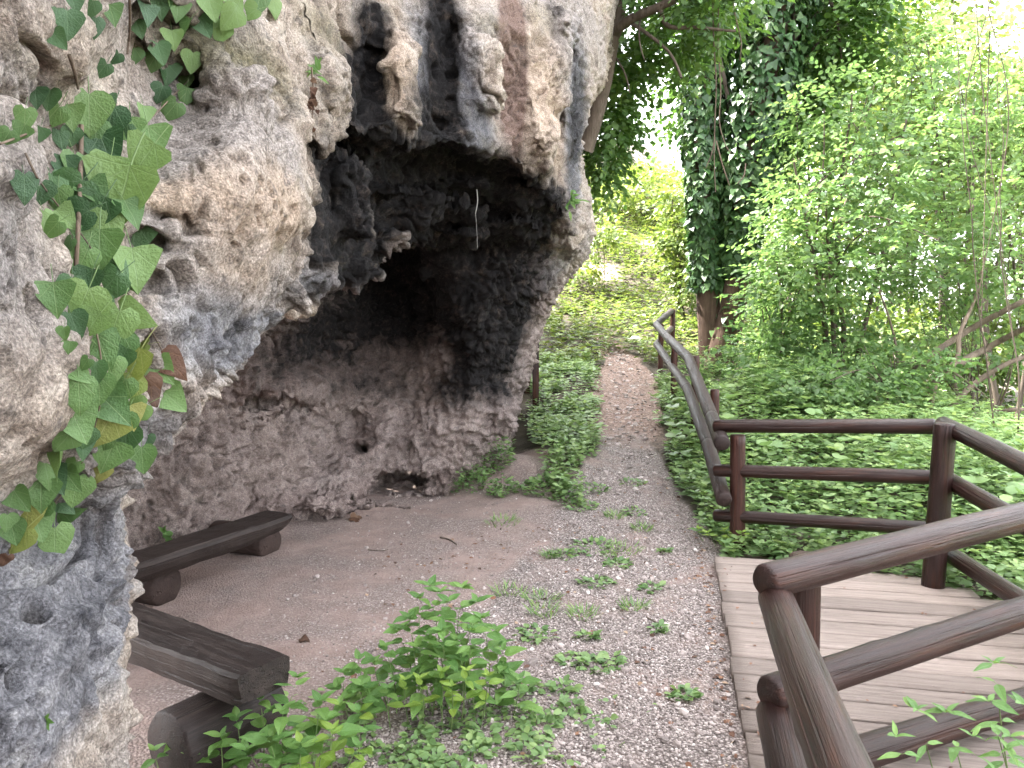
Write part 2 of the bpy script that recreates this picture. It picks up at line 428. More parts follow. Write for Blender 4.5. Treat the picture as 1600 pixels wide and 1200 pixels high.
def surface_nets(f, h, origin):
    """quads of the zero surface of the sampled field f (negative inside)"""
    nx, ny, nz = f.shape
    s = f < 0
    c = np.zeros((nx - 1, ny - 1, nz - 1), np.uint8)
    for a in (0, 1):
        for b in (0, 1):
            for d in (0, 1):
                c += s[a:nx - 1 + a, b:ny - 1 + b, d:nz - 1 + d]
    act = (c > 0) & (c < 8)
    ids = np.full(act.shape, -1, np.int64)
    I = np.argwhere(act)
    ids[act] = np.arange(len(I))
    acc = np.zeros((len(I), 3)); cnt = np.zeros(len(I))
    E = [((0, 0, 0), (1, 0, 0)), ((0, 1, 0), (1, 1, 0)), ((0, 0, 1), (1, 0, 1)), ((0, 1, 1), (1, 1, 1)),
         ((0, 0, 0), (0, 1, 0)), ((1, 0, 0), (1, 1, 0)), ((0, 0, 1), (0, 1, 1)), ((1, 0, 1), (1, 1, 1)),
         ((0, 0, 0), (0, 0, 1)), ((1, 0, 0), (1, 0, 1)), ((0, 1, 0), (0, 1, 1)), ((1, 1, 0), (1, 1, 1))]
    for p, q in E:
        fp = f[I[:, 0] + p[0], I[:, 1] + p[1], I[:, 2] + p[2]]
        fq = f[I[:, 0] + q[0], I[:, 1] + q[1], I[:, 2] + q[2]]
        m = (fp < 0) != (fq < 0)
        t = np.where(m, fp / np.where(m, fp - fq, 1), 0)
        for ax in range(3):
            acc[:, ax] += np.where(m, p[ax] + t * (q[ax] - p[ax]), 0)
        cnt += m
    V = (I + acc / cnt[:, None]) * h + np.array(origin)
    Q = []
    for ax in range(3):
        sl0 = [slice(None)] * 3; sl1 = [slice(None)] * 3
        sl0[ax] = slice(0, -1); sl1[ax] = slice(1, None)
        a, b = s[tuple(sl0)], s[tuple(sl1)]
        g = np.argwhere(a != b)
        o1, o2 = [k for k in range(3) if k != ax]
        g = g[(g[:, o1] > 0) & (g[:, o2] > 0) & (g[:, o1] < f.shape[o1] - 1) & (g[:, o2] < f.shape[o2] - 1)]
        flip = a[g[:, 0], g[:, 1], g[:, 2]]
        def cell(d1, d2):
            w = g.copy(); w[:, o1] -= d1; w[:, o2] -= d2
            return ids[w[:, 0], w[:, 1], w[:, 2]]
        q = np.stack([cell(1, 1), cell(0, 1), cell(0, 0), cell(1, 0)], 1)
        if ax == 1: flip = ~flip
        q = np.where(flip[:, None], q, q[:, ::-1])
        Q.append(q[(q >= 0).all(1)])
    return V, np.concatenate(Q)

def subdivided(V, Q, levels):
    o = mesh_np('tmp', V, Q, None)
    m = o.modifiers.new('s', 'SUBSURF')
    m.levels = levels; m.render_levels = levels
    dg = bpy.context.evaluated_depsgraph_get()
    me = o.evaluated_get(dg).to_mesh()
    n = len(me.vertices)
    v = np.empty(n * 3, np.float32); me.vertices.foreach_get('co', v)
    nr = np.empty(n * 3, np.float32); me.vertices.foreach_get('normal', nr)
    li = np.empty(len(me.loops), np.int32); me.loops.foreach_get('vertex_index', li)
    o.evaluated_get(dg).to_mesh_clear()
    d = o.data
    bpy.data.objects.remove(o, do_unlink=True); bpy.data.meshes.remove(d)
    return v.reshape(-1, 3).astype(float), nr.reshape(-1, 3).astype(float), li.reshape(-1, 4)

def blob(P, u, v, Y, ru, rv, ry):
    c = at_y(u, v, Y)
    s = Y / FPX
    return np.exp(-(((P[:, 0] - c.x) / (ru * s)) ** 2 + ((P[:, 1] - c.y) / ry) ** 2 + ((P[:, 2] - c.z) / (rv * s)) ** 2) ** 1.5)

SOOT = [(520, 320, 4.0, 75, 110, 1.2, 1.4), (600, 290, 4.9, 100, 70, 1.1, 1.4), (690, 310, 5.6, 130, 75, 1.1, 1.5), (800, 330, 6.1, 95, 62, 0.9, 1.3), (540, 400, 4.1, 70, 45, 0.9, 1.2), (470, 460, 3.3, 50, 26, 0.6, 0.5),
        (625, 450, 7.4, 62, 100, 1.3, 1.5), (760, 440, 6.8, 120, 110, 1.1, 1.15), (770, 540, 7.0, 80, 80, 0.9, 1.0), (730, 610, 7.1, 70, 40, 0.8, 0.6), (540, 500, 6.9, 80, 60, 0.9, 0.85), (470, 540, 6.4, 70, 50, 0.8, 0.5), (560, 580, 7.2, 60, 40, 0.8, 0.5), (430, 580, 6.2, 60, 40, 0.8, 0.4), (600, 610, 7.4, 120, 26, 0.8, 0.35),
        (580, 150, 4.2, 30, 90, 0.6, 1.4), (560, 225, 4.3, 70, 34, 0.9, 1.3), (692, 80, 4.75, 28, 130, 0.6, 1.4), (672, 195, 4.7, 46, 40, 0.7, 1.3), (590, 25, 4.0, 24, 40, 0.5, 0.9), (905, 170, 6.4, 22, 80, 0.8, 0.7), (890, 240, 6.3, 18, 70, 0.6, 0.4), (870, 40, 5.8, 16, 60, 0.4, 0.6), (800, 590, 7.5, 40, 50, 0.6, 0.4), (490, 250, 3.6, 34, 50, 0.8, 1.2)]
MOSS = [(285, 60, 2.3, 60, 40, 0.3, 0.7), (320, 110, 2.3, 60, 30, 0.3, 0.6), (420, 120, 2.6, 60, 40, 0.3, 0.6), (380, 50, 2.5, 60, 40, 0.4, 0.45), (520, 60, 3.4, 50, 60, 0.5, 0.6), (490, 270, 2.7, 16, 60, 0.4, 0.6), (475, 395, 2.8, 30, 14, 0.4, 0.6), (760, 40, 5.0, 40, 30, 0.5, 0.4), (850, 20, 5.5, 30, 40, 0.5, 0.5), (600, 140, 4.0, 40, 60, 0.4, 0.4), (740, 240, 5.1, 60, 14, 0.4, 0.5), (570, 225, 4.6, 40, 12, 0.5, 0.5), (640, 260, 4.8, 120, 14, 0.6, 0.4), (840, 350, 6.2, 60, 24, 0.5, 0.5), (110, 120, 1.6, 40, 20, 0.3, 0.5), (850, 300, 5.7, 30, 30, 0.4, 0.35)]
GREY = [(420, 505, 2.9, 40, 22, 0.4, 0.9), (545, 440, 4.2, 50, 18, 0.5, 0.6), (100, 950, 1.6, 200, 190, 0.8, 1.0), (60, 1100, 1.5, 150, 120, 0.6, 0.35), (380, 540, 2.4, 130, 60, 0.6, 0.8), (230, 680, 1.8, 70, 60, 0.4, 0.6), (20, 420, 1.3, 60, 200, 0.4, 0.35), (330, 480, 2.0, 60, 60, 0.4, 0.4), (690, 150, 4.7, 60, 150, 0.6, 0.9), (720, 210, 4.8, 60, 60, 0.5, 0.8), (900, 200, 6.4, 26, 150, 0.8, 0.9), (830, 440, 7.0, 80, 60, 0.8, 0.7), (800, 620, 7.9, 60, 70, 0.9, 0.6), (500, 450, 3.8, 90, 30, 0.7, 0.8), (600, 700, 7.2, 150, 60, 0.9, 0.35)]
TAN = [(625, 130, 4.1, 26, 80, 0.5, 0.8), (690, 284, 5.4, 50, 8, 0.4, 0.5), (420, 330, 2.4, 70, 80, 0.4, 0.9), (240, 300, 1.85, 30, 30, 0.3, 0.9), (380, 440, 2.3, 80, 40, 0.4, 0.5), (330, 330, 2.0, 60, 80, 0.3, 0.4), (775, 400, 6.6, 20, 10, 0.3, 0.3), (770, 535, 6.9, 26, 24, 0.5, 1.3), (840, 150, 5.5, 50, 150, 0.6, 0.7), (880, 250, 6.1, 40, 80, 0.6, 0.6), (620, 570, 7.6, 50, 50, 0.6, 0.9), (670, 620, 7.4, 30, 20, 0.5, 0.8), (500, 545, 6.6, 12, 20, 0.5, 1.0), (460, 600, 6.3, 40, 20, 0.5, 0.7), (20, 30, 1.4, 80, 80, 0.4, 0.4)]
BROWN = [(460, 560, 6.4, 90, 50, 0.9, 0.9), (380, 600, 5.9, 60, 40, 0.8, 0.7), (560, 560, 7.2, 60, 50, 0.9, 0.6), (800, 110, 5.3, 26, 160, 0.5, 1.2), (560, 690, 7.2, 40, 40, 0.6, 0.7), (520, 770, 6.8, 160, 24, 0.8, 0.8), (350, 790, 5.9, 160, 30, 0.8, 0.5), (700, 740, 7.4, 60, 26, 0.5, 0.5), (640, 470, 8.0, 40, 60, 0.6, 0.4), (60, 85, 1.6, 40, 40, 0.3, 0.6), (600, 560, 7.4, 70, 50, 0.6, 0.6)]

def weather(V, N):
    """knobs, pits, drip columns and crumbling layers, in metres, along the normal"""
    n0 = fbm(V, 2.0, 2, 11)
    warp = V + 0.09 * np.stack([vnoise(V, 3.3, 21), vnoise(V, 3.3, 22), vnoise(V, 3.3, 23)], 1) + 0.02 * np.stack([vnoise(V, 14, 24), vnoise(V, 14, 25), vnoise(V, 14, 26)], 1)
    w0 = worley(warp * np.array((1, 1, 0.6)), 3.6, 40)
    w1 = worley(warp * np.array((1, 1, 0.75)), 9.0, 41)
    w2 = worley(warp, 24.0, 42)
    zone = vnoise(V, 1.3, 51)
    rough = 0.45 + 0.85 * smooth(-0.25, 0.35, zone)
    rough = rough + 0.55 * smooth(3.4, 4.4, V[:, 1]) * smooth(3.0, 2.4, V[:, 2])
    n2 = np.abs(vnoise(warp, 8.5, 32))
    n3 = np.abs(vnoise(warp, 17.0, 34))
    n4 = vnoise(warp, 34.0, 36)
    n5 = np.abs(vnoise(warp, 60.0, 37))
    lay = vnoise(warp * np.array((0.4, 0.4, 2.4)), 7.0, 33)
    pit1 = smooth(0.34, 0.16, w1) * smooth(0.0, 0.3, vnoise(V, 2.9, 52))
    pit2 = smooth(0.44, 0.14, w2) * smooth(-0.15, 0.25, vnoise(V, 3.7, 53))
    cre = smooth(0.07, 0.0, np.abs(vnoise(warp * np.array((1, 1, 0.8)), 2.7, 58))) * smooth(-0.1, 0.3, vnoise(V, 1.9, 59))
    d = (-0.05 * cre + 0.055 * n0 + 0.055 * (0.42 - w0) + rough * (0.045 * (0.45 - w1) + 0.050 * (n2 - 0.25) + 0.030 * (n3 - 0.25) + 0.011 * n4 + 0.007 * (n5 - 0.2))
         + (0.010 + 0.030 * smooth(4.6, 5.6, V[:, 1]) * smooth(2.3, 1.6, V[:, 2])) * lay - 0.065 * pit1 - 0.026 * pit2)
    return d, np.clip(pit1 + 0.7 * pit2 + 0.6 * cre, 0, 1), lay

def rock_piece(name, lo, hi, h, levels, mat, parent=None, side=False):
    ax = [np.arange(a, b + h, h, dtype=np.float32) for a, b in zip(lo, hi)]
    f = np.empty((len(ax[0]), len(ax[1]), len(ax[2])), np.float32)
    for i in range(0, len(ax[0]), 16):
        X, Y, Z = np.meshgrid(ax[0][i:i + 16], ax[1], ax[2], indexing='ij')
        f[i:i + 16] = rock_field(X, Y, Z)
    carve(f, ax)
    V, Q = surface_nets(f, h, lo)
    # keep only what a viewer near the camera could ever see: drop the solid's buried back
    c = V[Q].mean(1)
    u, v = project(c[:, 0], c[:, 1], c[:, 2])
    keep = (u > -230) & (u < 1500) & (v > -170) & (v < 1420) & (c[:, 2] > -0.15)
    if side: keep = ~((u > -205) & (v > -145) & (v < 1395)) & (u < 560) & (c[:, 2] > -0.15)
    nq = np.cross(V[Q[:, 2]] - V[Q[:, 0]], V[Q[:, 3]] - V[Q[:, 1]])
    nq /= np.linalg.norm(nq, axis=1)[:, None] + 1e-9
    seen = np.zeros(len(Q), bool)
    for ex, ey in ((-0.6, 0.3), (0, 0), (1.2, 0.6), (1.6, -0.5)):
        e = np.array((ex, ey, EYE)) - c
        seen |= (nq * e).sum(1) / np.linalg.norm(e, axis=1) > -0.35
    if not side: keep &= seen
    dW = look(T_WALL, u, v)
    dF = look(T_FACE, u, v)
    keep &= (c[:, 1] < dW + 2.2)
    Q = Q[keep]
    used, inv = np.unique(Q, return_inverse=True)
    V, Q = V[used], inv.reshape(-1, 4)
    V, N, Q = subdivided(V, Q, levels)
    d, pit, lay = weather(V, N)
    V2 = V + N * d[:, None]
    g = (lambda L: np.clip(sum(s * blob(V2, *b) for *b, s in L), 0, 1.3))
    A = {'soot': g(SOOT), 'moss': g(MOSS), 'grey': g(GREY), 'tan': g(TAN), 'brown': g(BROWN), 'pit': pit, 'knob': 0.5 + 6 * d}
    u, v = project(V2[:, 0], V2[:, 1], V2[:, 2])
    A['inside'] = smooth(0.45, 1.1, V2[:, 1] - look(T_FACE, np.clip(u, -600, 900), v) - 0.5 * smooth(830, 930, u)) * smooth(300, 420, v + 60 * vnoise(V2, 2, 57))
    wv = V2 + 0.05 * np.stack([vnoise(V2, 5, 91), vnoise(V2, 5, 92), vnoise(V2, 5, 93)], 1)
    A['mid'] = 0.5 + 0.62 * fbm(wv, 6.5, 4, 94, 0.6)
    A['big'] = 0.5 + 0.62 * fbm(V2, 1.5, 2, 95)
    A['streak'] = 0.5 + 0.6 * fbm(V2 * np.array((1, 1, 0.22)), 8.0, 3, 96)
    A['speck'] = 0.5 + 0.6 * fbm(wv, 21.0, 3, 97, 0.65)
    return mesh_np(name, V2, Q, mat, parent, True, A)

def rock_material():
    m = Mat('limestone', 0.92)
    big, mid, streak = m.attr('big'), m.attr('mid'), m.attr('streak')
    fine = m.noise(40.0, 6, 0.78, 0.4)
    grit = m.noise(150.0, 2, 0.6)
    def mask(name, lo=0.25, hi=0.6, amp=0.75):
        a = m.attr(name)
        s = m.math('ADD', a, m.math('MULTIPLY', m.math('SUBTRACT', m.math('ADD', m.math('MULTIPLY', mid, 0.6), m.math('MULTIPLY', fine, 0.4)), 0.5), amp))
        return m.maprange(s, lo, hi)
    base = m.ramp(m.math('ADD', m.math('MULTIPLY', mid, 0.55), m.math('MULTIPLY', fine, 0.45)), [(0.28, (0.105, 0.078, 0.062)), (0.40, (0.29, 0.232, 0.190)), (0.52, (0.47, 0.395, 0.33)), (0.68, (0.64, 0.56, 0.485))])
    base = m.mix(m.maprange(big, 0.40, 0.62), base, m.ramp(fine, [(0.3, (0.19, 0.16, 0.142)), (0.7, (0.50, 0.445, 0.41))]))
    tan = m.ramp(fine, [(0.25, (0.24, 0.162, 0.115)), (0.5, (0.46, 0.355, 0.275)), (0.8, (0.61, 0.51, 0.425))])
    c = m.mix(mask('tan', 0.2, 0.75), base, tan)
    grey = m.ramp(m.math('ADD', m.math('MULTIPLY', mid, 0.6), m.math('MULTIPLY', fine, 0.4)), [(0.33, (0.045, 0.045, 0.053)), (0.5, (0.205, 0.20, 0.214)), (0.68, (0.44, 0.425, 0.42))])
    c = m.mix(mask('grey', 0.15, 0.7), c, grey)
    brown = m.ramp(fine, [(0.3, (0.12, 0.075, 0.058)), (0.7, (0.27, 0.19, 0.16))])
    c = m.mix(mask('brown', 0.3, 0.7), c, brown)
    mossc = m.ramp(fine, [(0.3, (0.05, 0.05, 0.018)), (0.7, (0.22, 0.19, 0.085))])
    c = m.mix(m.math('MULTIPLY', mask('moss', 0.2, 0.8), 0.75), c, mossc)
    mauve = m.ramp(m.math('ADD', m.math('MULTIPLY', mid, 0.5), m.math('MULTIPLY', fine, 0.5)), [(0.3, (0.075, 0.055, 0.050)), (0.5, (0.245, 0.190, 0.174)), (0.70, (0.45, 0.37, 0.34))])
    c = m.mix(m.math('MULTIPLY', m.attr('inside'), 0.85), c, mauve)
    # dark algae speckle and black water stains
    spk = m.maprange(m.attr('speck'), 0.60, 0.74)
    c = m.mix(m.math('MULTIPLY', spk, 0.55), c, (0.055, 0.05, 0.052))
    c = m.mix(m.math('MULTIPLY', m.maprange(m.attr('pit'), 0.25, 0.9), 0.5), c, (0.09, 0.075, 0.058))
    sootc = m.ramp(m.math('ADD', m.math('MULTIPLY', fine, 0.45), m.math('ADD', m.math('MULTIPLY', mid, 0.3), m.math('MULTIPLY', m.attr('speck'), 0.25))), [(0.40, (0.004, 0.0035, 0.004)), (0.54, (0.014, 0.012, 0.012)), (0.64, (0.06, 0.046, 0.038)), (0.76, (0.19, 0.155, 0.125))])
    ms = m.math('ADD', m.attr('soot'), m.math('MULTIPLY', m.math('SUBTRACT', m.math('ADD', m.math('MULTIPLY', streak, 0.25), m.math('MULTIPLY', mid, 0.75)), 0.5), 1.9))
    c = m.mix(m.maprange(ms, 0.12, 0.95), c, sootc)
    c = m.mix(0.55, c, m.ramp(grit, [(0.32, 0.25), (0.5, 1.0), (0.68, 1.9)]), 'MULTIPLY')
    m.color(c)
    worm = m.noise(75.0, 4, 0.75, 0.25)
    h = m.math('ADD', m.math('MULTIPLY', worm, 0.7), m.math('MULTIPLY', fine, 0.7))
    m.normal(m.bump(h, 1.0, 0.026))
    m.b.inputs['Specular IOR Level'].default_value = 0.25
    return m.m
ROCK = rock_material()
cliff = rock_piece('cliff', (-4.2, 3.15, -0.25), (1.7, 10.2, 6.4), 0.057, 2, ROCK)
tag(cliff, 'pale limestone cliff with a dark hollow cave under its overhang', kind='structure')
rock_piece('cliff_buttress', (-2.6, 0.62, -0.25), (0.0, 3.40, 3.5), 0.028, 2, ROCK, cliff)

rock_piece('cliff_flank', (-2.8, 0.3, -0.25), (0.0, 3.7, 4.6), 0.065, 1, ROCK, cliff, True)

def cliff_top_sunblock():
    """the rest of the crag above and beside the frame, coarse; its unseen rear is extended and raised to shade the path"""
    nu, nv = 200, 80
    line = [(-1.1, -9), (-1.1, -3), (-1.05, 0.2), (-0.95, 1.6), (-0.55, 4.0), (0.35, 6.4), (0.85, 8.4), (0.1, 9.8), (-1.3, 12.0), (-2.6, 14.5), (-4.2, 20.0), (-7, 22), (-14, 23)]  # last points run on behind the crag, added to keep the path in shade
    L = np.array(line); t = np.linspace(0, len(L) - 1, nu)
    bx, by = np.interp(t, range(len(L)), L[:, 0]), np.interp(t, range(len(L)), L[:, 1])
    V = []
    for j in range(nv):
        q = j / (nv - 1)
        for i in range(nu):
            low = np.interp(by[i], (-9, 0.5, 1.3, 4, 7, 8.5), (-0.2, -0.2, 2.9, 4.8, 5.8, 6.2)) if t[i] < 6.9 else -0.2
            z = low + (np.interp(by[i], (7, 11), (7.6, 13.0)) - low) * min(1.0, q / 0.75)  # unseen rear end raised higher to block the sun from the path
            back = max(0.0, q - 0.75) / 0.25
            V.append((bx[i] - 0.25 - 0.5 * min(1, q / 0.75) - 7 * back, by[i] - 0.35 * back, z + 1.2 * back))
    V = np.array(V)
    V[:, 0] += 0.30 * vnoise(V, 0.8, 61) + 0.14 * vnoise(V, 2.2, 62) + 0.07 * vnoise(V, 5.5, 64) - 0.1
    V[:, 2] += 0.35 * vnoise(V, 0.6, 63) * (V[:, 2] > 3)
    F = [(j * nu + i, j * nu + i + 1, (j + 1) * nu + i + 1, (j + 1) * nu + i) for j in range(nv - 1) for i in range(nu - 1)]
    A = {'mid': 0.5 + 0.62 * fbm(V, 6.5, 3, 94), 'big': 0.5 + 0.62 * fbm(V, 1.5, 2, 95), 'streak': 0.5 + 0.6 * fbm(V, 4.0, 2, 96), 'speck': 0.5 + 0.5 * fbm(V, 9.0, 2, 97)}
    return mesh_np('cliff_top_sunblock', V, np.array(F), ROCK, cliff, True, A)
cliff_top_sunblock()
# ------------------------------------------------------------------ ground sheet
def path_mid(Y): return np.interp(Y, (0, 3, 5.5, 7.2, 8.4, 11.5, 13.5, 15.5, 18, 22), (0.3, 0.35, 0.85, 1.02, 1.30, 1.68, 1.92, 1.75, 1.0, 0.6))
def path_half(Y): return np.interp(Y, (0, 3, 5.5, 7.2, 8.4, 11.5, 13.5, 15.5, 18, 22), (0.95, 0.9, 0.62, 0.50, 0.38, 0.46, 0.26, 0.16, 0.1, 0.1))
def axis(*segs):
    out = [segs[0][0]]
    for a, b, h in segs:
        n = max(1, int(round((b - a) / h)))
        out += list(np.linspace(a, b, n + 1)[1:])
    return np.array(out)
def ground():
    xs = axis((-90, -20, 5), (-20, -4, 0.8), (-4, 3.2, 0.04), (3.2, 8, 0.2), (8, 25, 0.8), (25, 120, 5))
    ys = axis((-30, -3, 2), (-3, 1.6, 0.3), (1.6, 9.5, 0.04), (9.5, 18, 0.1), (18, 40, 0.5), (40, 160, 5))
    X, Y = np.meshgrid(xs, ys, indexing='ij')
    Z = ground_z(X, Y)
    P = np.stack([X, Y, 0 * X], -1).reshape(-1, 3)
    n1 = fbm(P, 1.1, 4, 71).reshape(X.shape)
    d = np.abs(X - path_mid(Y)) / path_half(Y)
    path = smooth(1.35, 0.8, d + 0.5 * n1)
    cave = smooth(0.9, 0.1, X + 0.5 * n1) * smooth(8.6, 7.8, Y + 0.4 * n1)
    gravel = np.clip(np.maximum(path * smooth(10.5, 7.0, Y), smooth(0.2, 1.0, X + 1.0 + 0.4 * n1) * smooth(5.2, 3.6, Y + n1)), 0, 1)
    gravel = gravel * smooth(1.65, 1.5, X)
    far_path = path * smooth(7.0, 10.0, Y) * smooth(16.5, 14.5, Y)
    bare = np.zeros_like(X)
    for cx, cy, rx, ry, s in ((4.7, 23.0, 1.1, 0.9, 1), (2.4, 20.5, 0.6, 0.7, 0.9), (4.2, 18.6, 0.8, 0.4, 0.7)):
        bare = np.maximum(bare, s * np.exp(-((X - cx) / rx) ** 2 - ((Y - cy) / ry) ** 2))
    dirt = np.clip(np.maximum(cave, np.exp(-((X - 0.05) / 0.6) ** 2 - ((Y - 7.7) / 0.8) ** 2)) + 0.0, 0, 1)
    n = X.shape
    idx = np.arange(X.size).reshape(n)
    F = np.stack([idx[:-1, :-1], idx[1:, :-1], idx[1:, 1:], idx[:-1, 1:]], -1).reshape(-1, 4)
    m = Mat('earth_and_gravel', 0.95)
    fine = m.noise(60, 5, 0.7)
    mid = m.noise(5, 6, 0.65, 0.5)
    vor = m.voro(85)
    vcol = m.voro(85, out='Color')
    vor2 = m.voro(42, out='Color')
    sep = m.n('SeparateColor'); m.put(vcol, sep.inputs[0])
    sep2 = m.n('SeparateColor'); m.put(vor2, sep2.inputs[0])
    soil = m.ramp(mid, [(0.3, (0.035, 0.028, 0.018)), (0.7, (0.09, 0.07, 0.045))])
    litter = m.ramp(m.math('ADD', m.math('MULTIPLY', sep2.outputs[0], 0.6), m.math('MULTIPLY', fine, 0.4)), [(0.2, (0.09, 0.056, 0.043)), (0.5, (0.19, 0.125, 0.10)), (0.75, (0.29, 0.205, 0.168)), (0.92, (0.42, 0.36, 0.315))])
    stones = m.ramp(sep.outputs[0], [(0.0, (0.14, 0.115, 0.105)), (0.4, (0.26, 0.215, 0.198)), (0.75, (0.36, 0.305, 0.282)), (1.0, (0.54, 0.475, 0.44))])
    stones = m.mix(m.maprange(vor, 0.35, 0.7), stones, (0.09, 0.07, 0.062))
    dirt_c = m.ramp(m.math('ADD', m.math('MULTIPLY', mid, 0.6), m.math('MULTIPLY', fine, 0.4)), [(0.3, (0.16, 0.107, 0.09)), (0.55, (0.305, 0.22, 0.19)), (0.75, (0.42, 0.315, 0.278))])
    dirt_c = m.mix(m.math('MULTIPLY', m.maprange(m.noise(2.2, 4), 0.35, 0.6), 0.85), dirt_c, m.mix(0.35, stones, (0.26, 0.19, 0.165)))
    sand = m.ramp(mid, [(0.3, (0.25, 0.19, 0.14)), (0.7, (0.42, 0.34, 0.27))])
    def mk(name): return m.maprange(m.math('ADD', m.attr(name), m.math('MULTIPLY', m.math('SUBTRACT', mid, 0.5), 0.7)), 0.3, 0.65)
    c = m.mix(mk('bare'), soil, sand)
    c = m.mix(mk('far_path'), c, litter)
    c = m.mix(mk('dirt'), c, dirt_c)
    stones = m.mix(m.math('MULTIPLY', m.maprange(m.noise(2.6, 5), 0.48, 0.64), 0.8), stones, dirt_c)
    c = m.mix(mk('gravel'), c, stones)
    m.color(c)
    m.normal(m.bump(m.math('ADD', m.math('MULTIPLY', vor, -0.8), m.math('MULTIPLY', fine, 0.6)), 0.9, 0.012))
    g = mesh_np('ground', np.stack([X, Y, Z], -1).reshape(-1, 3), F, m.m, None, True,
                {'gravel': gravel.ravel(), 'far_path': far_path.ravel(), 'dirt': dirt.ravel(), 'bare': bare.ravel()})
    tag(g, 'trodden ground of gravel, brown earth and leaf litter', kind='structure')
    return g
ground()
# ------------------------------------------------------------------ wood
def wood_material(name, dark, mid, light, rough, grain=(18, 18, 1.6), red=None, bump=0.5, coat=0.0):
    m = Mat(name, rough)
    g = m.noise(1.0, 6, 0.65, 0.3, m.mapped(grain))
    g2 = m.noise(1.0, 5, 0.7, 0.2, m.mapped((grain[0] * 5, grain[1] * 5, grain[2] * 1.5)))
    w = m.noise(3.0, 4, 0.6)
    rnd = m.n('ObjectInfo').outputs['Random']
    c = m.ramp(m.math('ADD', m.math('MULTIPLY', g, 0.6), m.math('MULTIPLY', g2, 0.4)), [(0.3, dark), (0.5, mid), (0.72, light)])
    if red:
        c = m.mix(m.math('MULTIPLY', m.maprange(m.noise(1.0, 5, 0.6, 0.4, m.mapped((9, 9, 1.1))), 0.50, 0.68), 0.8), c, red)
    c = m.mix(m.math('MULTIPLY', m.maprange(w, 0.5, 0.75), 0.35), c, light)
    c = m.mix(m.math('MULTIPLY', m.maprange(m.noise(1.0, 5, 0.7, 0.3, m.mapped(tuple(q * 0.35 for q in grain))), 0.55, 0.72), 0.55), c, dark)
    hv = m.n('HueSaturation'); m.put(c, hv.inputs['Color'])
    m.put(m.maprange(rnd, 0, 1, 0.8, 1.22), hv.inputs['Value'])
    m.color(hv.outputs[0])
    crack = m.maprange(m.noise(1.0, 3, 0.5, 0.2, m.mapped((grain[0] * 1.6, grain[1] * 1.6, grain[2] * 0.5))), 0.60, 0.66)
    h = m.math('SUBTRACT', m.math('ADD', m.math('MULTIPLY', g, 0.5), m.math('MULTIPLY', g2, 0.5)), m.math('MULTIPLY', crack, 0.7))
    m.normal(m.bump(h, bump, 0.01))
    m.put(m.maprange(g, 0.3, 0.7, rough - 0.1, rough + 0.15), m.b.inputs['Roughness'])
    m.b.inputs['Specular IOR Level'].default_value = 0.32
    return m.m
RAIL = wood_material('varnished_rail', (0.007, 0.0034, 0.003), (0.022, 0.0095, 0.0078), (0.055, 0.029, 0.025), 0.36, grain=(38, 38, 1.8), red=(0.070, 0.022, 0.010), bump=0.7)
RAILD = wood_material('weathered_rail', (0.010, 0.0055, 0.0048), (0.027, 0.0155, 0.0135), (0.062, 0.039, 0.034), 0.58, grain=(38, 38, 2.5), bump=0.7)
POST = wood_material('red_brown_post', (0.013, 0.0055, 0.0048), (0.036, 0.0125, 0.009), (0.08, 0.029, 0.019), 0.45, grain=(38, 38, 1.8), red=(0.105, 0.034, 0.017), bump=0.6)
DECK = wood_material('grey_plank', (0.12, 0.092, 0.078), (0.235, 0.188, 0.163), (0.34, 0.285, 0.253), 0.85, grain=(1.6, 60, 60), bump=0.8)
BENCH = wood_material('tarred_bench', (0.005, 0.0032, 0.0027), (0.017, 0.0108, 0.009), (0.055, 0.040, 0.034), 0.55, grain=(30, 30, 2.0), bump=0.8)
LOGEND = wood_material('log_end', (0.016, 0.009, 0.007), (0.038, 0.023, 0.019), (0.07, 0.048, 0.04), 0.8, grain=(12, 12, 12), bump=0.6)

